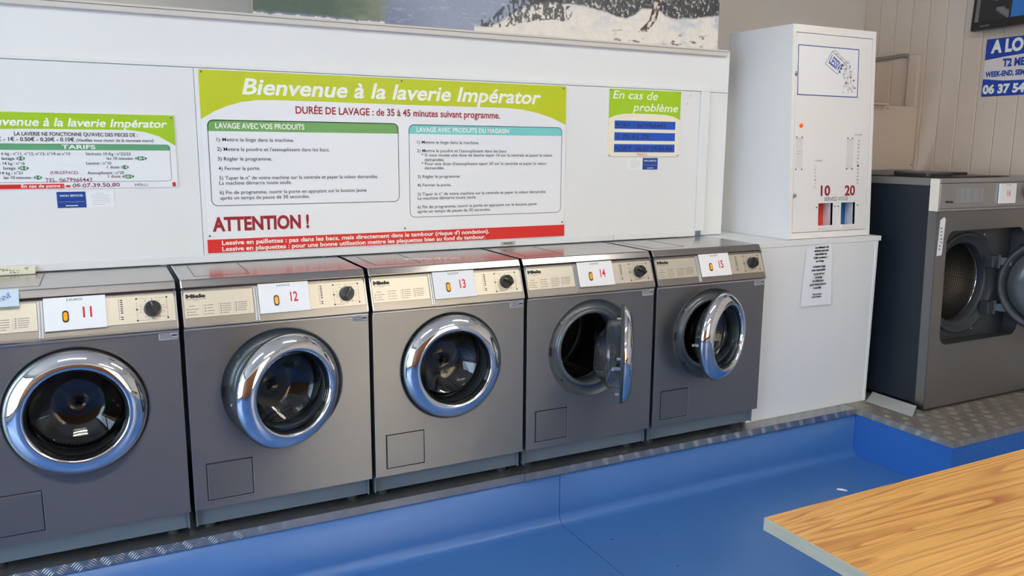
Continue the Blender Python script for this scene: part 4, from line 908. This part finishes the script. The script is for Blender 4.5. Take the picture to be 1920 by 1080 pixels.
build(MB().lathe([(0.262, 0.0), (0.257, -0.012), (0.250, -0.014), (0.240, -0.006), (0.215, 0.012), (0.207, 0.010), (0.203, 0.016), (0.203, 0.05)], (DCX, ydr, DCZ), 80), 'port_ring', M_GREY16, rc)
for q in ((4.085, 1.100), (4.43, 1.10), (4.085, 0.612), (4.40, 0.612)): build(MB().cyl((q[0], ydr, q[1]), (q[0], ydr-0.004, q[1]), 0.006, 10), 'bolt', M_EDGE, rc)
d6 = build(MB().lathe([(0.204, 0.062), (0.30, 0.075), (0.30, 0.50), (0.285, 0.524), (0.27, 0.525), (0.001, 0.525)], (DCX, ydr, DCZ), 80), 'drum', M_DRUM, w6)
build(MB().lathe([(0.200, 0.055), (0.197, 0.060), (0.200, 0.066), (0.206, 0.064)], (DCX, ydr, DCZ), 72), 'drum_lip', M_CHROME, d6)
build(MB().lathe([(0.203, 0.03), (0.222, 0.04), (0.222, 0.055), (0.204, 0.064)], (DCX, ydr, DCZ), 64), 'rubber_gasket', M_RUB, d6)
# door, hinged at the right of the opening
HX6, HY6, th6 = 4.505, ydr-0.045, math.radians(118)
dm = Matrix.Translation((HX6, HY6, DCZ)) @ Matrix.Rotation(th6, 4, 'Z')
def door6(prof, c): 
    mb = MB(); mb.M = dm; mb.lathe(prof, (-0.245, 0.0, 0.0), 72, True, c); mb.M = None; return mb
do6 = build(door6([(0.245, 0.0), (0.249, -0.012), (0.240, -0.032), (0.215, -0.040), (0.200, -0.038), (0.200, -0.006), (0.215, 0.0), (0.224, 0.016), (0.236, 0.016)], True), 'door', M_GREY16, w6)
build(door6([(0.201, -0.030), (0.201, -0.006), (0.192, 0.018), (0.16, 0.036), (0.001, 0.042), (0.001, 0.036), (0.155, 0.030), (0.185, 0.012), (0.194, -0.010), (0.194, -0.030)], False), 'door_glass', mat('smoked_glass', (0.10, 0.11, 0.12), 0.12, 0.0, trans=0.25, ior=1.45), do6)
for z in (0.105, -0.135):
    hg = MB(); hg.box(4.452, 4.500, ydr-0.050, ydr-0.0005, DCZ+z-0.03, DCZ+z+0.03, 0.003); hg.cyl((4.508, ydr-0.045, DCZ+z-0.035), (4.508, ydr-0.045, DCZ+z+0.035), 0.012, 14)
    build(hg, 'hinge', M_GREY16, w6)
for z in (0.105, -0.135):
    mb = MB(); mb.M = dm; mb.box(-0.06, 0.0, -0.012, 0.006, z-0.02, z+0.02, 0.003)
    mb.M = None; build(mb, 'hinge_arm', M_GREY16, do6)
# head
M_HEAD = steel('head_steel', (0.46, 0.455, 0.45), 0.4, 0.5)
hd = build(sbox(X6+0.0015, X6+W6, 1.247, 1.3665, -0.02, 0.006, 0.001), 'control_head', M_HEAD, w6, True)
build(sbox(X6+0.0015, X6+W6, 1.2335, 1.2455, -0.02, 0.007, 0.001), 'head_strip', M_HEAD, hd, True)
build(sbox(X6+0.002, X6+W6, 1.2455, 1.247, -0.02, 0.002), 'dark_line', M_GAP, hd)
lid6 = build(MB().prism([(yF(1.37)-0.006, 1.369), (yF(1.39)-0.004, 1.390), (0.70, 1.390), (0.70, 1.369)], 'x', X6+0.0015, X6+W6), 'lid', M_HEAD, w6, True)
build(MB().box(X6-0.0015, X6+0.0012, yF(1.38)+0.05, 0.70, 1.355, 1.391), 'lid_rail', mat('grey_rail_paint', srgb(128, 124, 118), 0.5, 0.3), lid6)
build(sbox(X6+0.002, X6+W6, 1.3665, 1.369, -0.02, 0.002), 'dark_line', M_GAP, hd)
txt(hd, 'maker_lettering', [('Miele', 4.006-X6, 4.062-X6, 1.2735-ZP, 0.011)], M_INK, SF(0.0064), 0.045)
dpl = build(sbox(4.085, 4.287, 1.274, 1.343, 0.006, 0.0068), 'programme_chart', mat('grey_chart', srgb(150, 152, 156), 0.4), hd)
mb = MB(); mb.M = SF()
for cx_ in (4.090, 4.135, 4.185, 4.245):
    for k in range(8): mb.box(cx_-X6, cx_+0.02+0.015*hsh(cx_*50, k)-X6, 1.337-k*0.0078-ZP, 1.3382-k*0.0078-ZP, 0.0069, 0.0071)
mb.M = None; build(mb, 'chart_print', M_INK, dpl)
c16 = build(sbox(4.405, 4.537, 1.262, 1.361, 0.008, 0.016, 0.0008), 'number_card', M_CARD, hd)
txt(c16, 'number_lettering', [('16', 4.463-X6, 4.490-X6, 1.298-ZP, 0.031)], M_RED, SF(0.0163), 0.0)
txt(c16, 'price_lettering', [('10 EUROS', 4.449-X6, 4.497-X6, 1.350-ZP, 0.005)], M_INKG, SF(0.0163), 0.0, 0.2)
c = SF(0.006) @ Vector((4.655-X6, 1.316-ZP, 0)); nn6 = SF().to_3x3() @ Vector((0, 0, 1))
build(MB().cyl(c, c+nn6*0.004, 0.032, 28).cyl(c+nn6*0.004, c+nn6*0.024, 0.028, 28, 0.024), 'dial_knob', M_BLACK, hd)
mb = MB(); mb.M = SF()
for k in range(11):
    for cx_ in (4.55, 4.558, 4.59): mb.box(cx_-X6, cx_+0.005-X6, 1.348-k*0.0075-ZP, 1.350-k*0.0075-ZP, 0.0062, 0.0065)
mb.M = None; build(mb, 'dial_print', M_INKG, hd)
stq = build(MB().add([tuple(SF(0.0006) @ Vector((a-X6, b-ZP, 0))) for a, b in ((3.976, 1.020), (4.014, 1.023), (4.026, 1.198), (4.012, 1.206), (3.986, 1.193))], [(0, 1, 2, 3, 4)]), 'paper_label', M_PAPER, fp6)
mb = MB(); mb.M = SF(0.0009)
rb = random.Random(3)
for k in range(7): 
    a = 3.990+rb.uniform(0, 0.012); b = 1.150-k*0.017; mb.box(a-X6, a+0.010-X6, b-ZP, b+0.007-ZP, 0, 0.0002)
mb.box(3.985-X6, 4.015-X6, 1.0985-ZP, 1.0995-ZP, 0, 0.0002); mb.M = None
build(mb, 'label_print', mat('olive_print', srgb(110, 100, 60), 0.6), stq)
for x, y in ((X6+0.05, -0.09), (X6+W6-0.06, -0.09), (X6+0.05, 0.62), (X6+W6-0.06, 0.62)): build(MB().cyl((x, y, ZP+0.001), (x, y, ZP+0.03), 0.022, 14), 'foot', M_RUB, w6)
# loose black trays lying on its lid
def slab(x0, x1, y0, y1, z0, z1, r): return MB().prism(rrect(x0, x1, y0, y1, r), 'z', z0, z1)
solo(slab(3.99, 4.56, -0.112, 0.36, 1.3925, 1.3965, 0.01), 'black_mat', M_BLACK, 'thin black mat lying on the lid of the large washer', 'mat', (4.2, 0.1, 1.3925))
solo(slab(4.005, 4.19, -0.06, 0.15, 1.3972, 1.411, 0.02), 'black_tray', M_BLACK, 'black rounded tray nearest the front on the lid of the large washer', 'tray', (4.1, 0.04, 1.3972), 'black trays')
solo(slab(4.195, 4.44, 0.03, 0.30, 1.3972, 1.411, 0.02), 'black_tray', M_BLACK, 'black rounded tray farther back on the lid of the large washer', 'tray', (4.3, 0.16, 1.3972), 'black trays')
solo(slab(4.10, 4.42, 0.40, 0.68, 1.3905, 1.402, 0.004), 'grey_board', mat('grey_board_paint', srgb(120, 112, 108), 0.6), 'flat grey board on the lid of the large washer under the white box', 'board', (4.25, 0.5, 1.3905))
# kick plate leaning at its foot
kp = MB().add([(3.850, 0.066, ZP+0.002), (3.8485, -0.203, ZP+0.002), (3.932, -0.160, ZP+0.030), (3.940, 0.103, ZP+0.030), (3.850, 0.066, ZP+0.0005), (3.8485, -0.203, ZP+0.0005), (3.934, -0.160, ZP+0.028), (3.942, 0.103, ZP+0.028)], [(0, 1, 2, 3), (4, 5, 6, 7), (0, 1, 5, 4), (1, 2, 6, 5), (2, 3, 7, 6), (3, 0, 4, 7)])
ko = solo(kp, 'kick_plate', mat('light_aluminium', (0.60, 0.59, 0.57), 0.45, 0.4, var=0.08), 'short aluminium tread strip leaning against the foot of the large washer', 'metal strip', (3.9, -0.05, ZP+0.0005))

# ================================================================== RIGHT WALL THINGS
bx = thing('white_box', 'plain white boxed panel in the corner above the large washer', 'box', (4.7, 0.95, 1.402))
build(MB().box(4.25, 4.972, 0.765, 0.780, 1.402, 1.786, 0.001), 'front_board', M_PLANK, bx)
build(MB().box(4.25, 4.972, 0.7805, 1.20, 1.771, 1.786).box(4.25, 4.265, 0.7805, 1.20, 1.402, 1.7705), 'carcass', M_PLANK, bx)
build(MB().box(4.50, 4.655, 0.722, 0.80, 1.7865, 1.797), 'small_shelf', M_PLANK, bx)
for q in ((4.70, 1.770), (4.955, 1.432)): build(MB().cyl((q[0], 0.7652, q[1]), (q[0], 0.7635, q[1]), 0.005, 10), 'screw', M_INKG, bx)
solo(MB().box(4.945, 4.974, 0.772, 0.838, 1.7872, 2.100, 0.002), 'batten', M_PLANK, 'vertical cream wooden batten above the white corner box', 'batten', (4.96, 0.8, 1.7872))
for i, (dz, dx) in enumerate(((0.0, 0.0), (0.012, 0.012))):
    solo(MB().tube([(4.955-dx, 1.21, 2.088+dz), (4.957-dx, 1.0, 2.094+dz), (4.957-dx, 0.9, 2.099+dz), (4.957-dx, 0.842, 2.094+dz), (4.957-dx, 0.839, 2.06+dz)], 0.005, 8), 'cable', mat('grey_cable', srgb(150, 140, 130), 0.6), ['lower of two grey cables running to the batten', 'upper of two grey cables running to the batten'][i], 'cable', (4.955, 1.0, 2.09), 'cables in the corner')
# rental sign on the plank wall: frame with x running towards the camera
XS = XR-0.0075
def RF(off): return frame((XS-off, 0, 0), (0, -1, 0), (0, 0, 1))
rl = thing('rental_sign', 'blue and white rental notice on the plank wall below the screen', 'sign', (XS, 0.08, 1.827))
build(MB().box(XS, XS+0.0025, -0.20, 0.362, 1.827, 2.145), 'board', mat('offwhite_sign', srgb(228, 222, 216), 0.5), rl)
def rflat(pts, t=0.0004): return MB().prism([(-p[0], p[1]) for p in pts], 'x', XS, XS-t)
build(rflat([(-0.362, 2.145), (0.20, 2.145), (0.20, 2.036), (0.08, 2.048), (-0.05, 2.052), (-0.15, 2.048), (-0.25, 2.041), (-0.362, 2.030)]), 'top_band', M_BLUES, rl)
build(rflat([(-0.362, 1.827), (0.20, 1.827), (0.20, 1.922), (0.05, 1.910), (-0.10, 1.9065), (-0.247, 1.911), (-0.362, 1.926)]), 'bottom_band', M_BLUES, rl)
txt(rl, 'band_lettering', [('A LO', -0.332, -0.150, 2.069, 0.064), ('06 37 54', -0.357, -0.118, 1.844, 0.045)], M_TXTW, RF(0.0007), 0.05)
txt(rl, 'blue_lettering', [('T2 ME', -0.257, -0.132, 1.988, 0.039), ('WEEK-END, SEM', -0.350, -0.127, 1.9365, 0.027)], M_BLUES, RF(0.0004), 0.05)
# wall screen showing a camera view
tv = thing('wall_screen', 'black-framed wall screen showing camera footage in the top right corner', 'screen', (XR-0.04, 0.05, 2.19))
TM = Matrix.Translation((XR-0.085, 0.418, 2.190)) @ Matrix.Rotation(math.radians(-7), 4, 'Z') @ Matrix.Rotation(math.radians(3), 4, 'Y')
mb = MB(); mb.M = TM; mb.box(0.0, 0.035, -0.78, 0.0, 0.0, 0.47, 0.004); mb.M = None
build(mb, 'bezel', M_BLACK, tv)
mb = MB(); mb.M = TM; mb.box(0.0355, 0.07, -0.5, -0.28, 0.12, 0.32); mb.M = None
build(mb, 'wall_bracket', M_BLACK, tv)
sm = bpy.data.meshes.new('picture'); vs = []; cols = []; NX2, NZ2 = 110, 66
SD, SB, SG, SDK = srgb(30, 31, 36), srgb(34, 96, 160), srgb(92, 92, 96), srgb(14, 15, 18)
for j in range(NZ2+1):
    for i in range(NX2+1):
        u, v = i/NX2, j/NZ2; p = TM @ Vector((-0.0006, -0.022-u*0.736, 0.045+v*0.405)); vs.append(tuple(p-Vector(ORG[tv.name])))
        c = SD
        if u < 0.03: c = SG
        edge = 0.30+0.0*v
        if u > edge+0.02*v and v < 0.52+0.45*u: c = SB
        if u > edge and v > 0.30 and u < 0.30+0.28*(v-0.30)+0.02: c = SDK
        if abs(u-(0.16+0.05*v)) < 0.012 and v > 0.25: c = SG
        if 0.18 < u < 0.29 and v < 0.16 and abs(v-(0.17-1.2*(u-0.18))) < 0.05: c = SG
        cols.extend((*c, 1.0))
n3 = NX2+1
sm.from_pydata(vs, [], [(j*n3+i, j*n3+i+1, (j+1)*n3+i+1, (j+1)*n3+i) for j in range(NZ2) for i in range(NX2)])
sm.color_attributes.new('pix', 'FLOAT_COLOR', 'POINT').data.foreach_set('color', cols)
link('picture', sm, vcol_mat('screen_pixels', 'pix', 0.2, 0.35), tv)
mb = MB(); mb.M = TM; mb.box(-0.0008, 0.0, -0.12, -0.06, 0.016, 0.024); mb.M = None
build(mb, 'nameplate', M_INKG, tv)

# ================================================================== TABLE
TX0, TX1, TY1, TZ, TT_ = 1.646, 3.45, -1.451, 0.73, 0.029
tb = thing('wooden_table', 'varnished pine table with grey edge in the right foreground', 'table', (2.55, -1.9, 0.0))
ys_ = [TY1, -1.628, -1.80, -1.985, -2.16, -2.33]
for i in range(5):
    pl = build(MB().box(TX0+0.004, TX1, ys_[i+1]+0.0004, ys_[i], TZ-TT_, TZ, 0.0008), 'plank', WOODS[i % 4], tb)
build(MB().box(TX0, TX0+0.0036, ys_[5], TY1, TZ-TT_, TZ-0.0004), 'edge_strip', M_EDGEW, tb)
build(MB().box(TX0+0.55, TX1-0.08, TY1-0.10, TY1-0.075, TZ-TT_-0.09, TZ-TT_-0.0003).box(TX0+0.55, TX1-0.08, ys_[5]+0.075, ys_[5]+0.10, TZ-TT_-0.09, TZ-TT_-0.0003).box(TX0+0.55, TX0+0.575, ys_[5]+0.1, TY1-0.1, TZ-TT_-0.09, TZ-TT_-0.0003), 'apron', WOODS[1], tb)
for x in (TX0+0.62, TX1-0.12):
    for y in (TY1-0.12, ys_[5]+0.12): build(MB().box(x-0.03, x+0.03, y-0.018, y+0.042, 0.0008, TZ-TT_-0.0003, 0.003), 'leg', WOODS[2], tb)

# scrap of paper on the floor
solo(MB().add([(3.292, -0.262, 0.0008), (3.300, -0.256, 0.004), (3.330, -0.288, 0.002), (3.322, -0.294, 0.0008), (3.312, -0.274, 0.007)], [(0, 1, 4), (1, 2, 4), (2, 3, 4), (3, 0, 4)]), 'paper_scrap', M_PAPER, 'tiny white scrap of paper on the blue floor by the step', 'scrap', (3.31, -0.275, 0.0008))

LINT = ((2.110, -0.208, 0.006), (2.297, -0.255, 0.004), (2.214, -0.485, 0.005))
for i_, (x, y, r_0) in enumerate(LINT):
    solo(MB().add([(x-r_0, y, 0.0006), (x+r_0*0.4, y-r_0*0.7, 0.0006), (x+r_0, y+r_0*0.3, 0.0006), (x, y+r_0, 0.0006), (x, y, 0.0035)], [(0, 1, 4), (1, 2, 4), (2, 3, 4), (3, 0, 4)]), 'lint_speck', M_INK, ['largest dark lint speck on the blue floor near the seam', 'small dark lint speck on the blue floor closest to the step', 'dark lint speck on the blue floor nearest the camera'][i_], 'lint', (x, y, 0.0006), 'lint specks on the floor')
for o in COL.objects:
    if o.name.split('.')[0] in ('programme_print', 'dial_print', 'sticker_print', 'chart_print', 'bubble_drawing', 'bubble_dots', 'fine_print', 'label_print') and o.parent: o['kind'] = 'stuff'
finish_text()
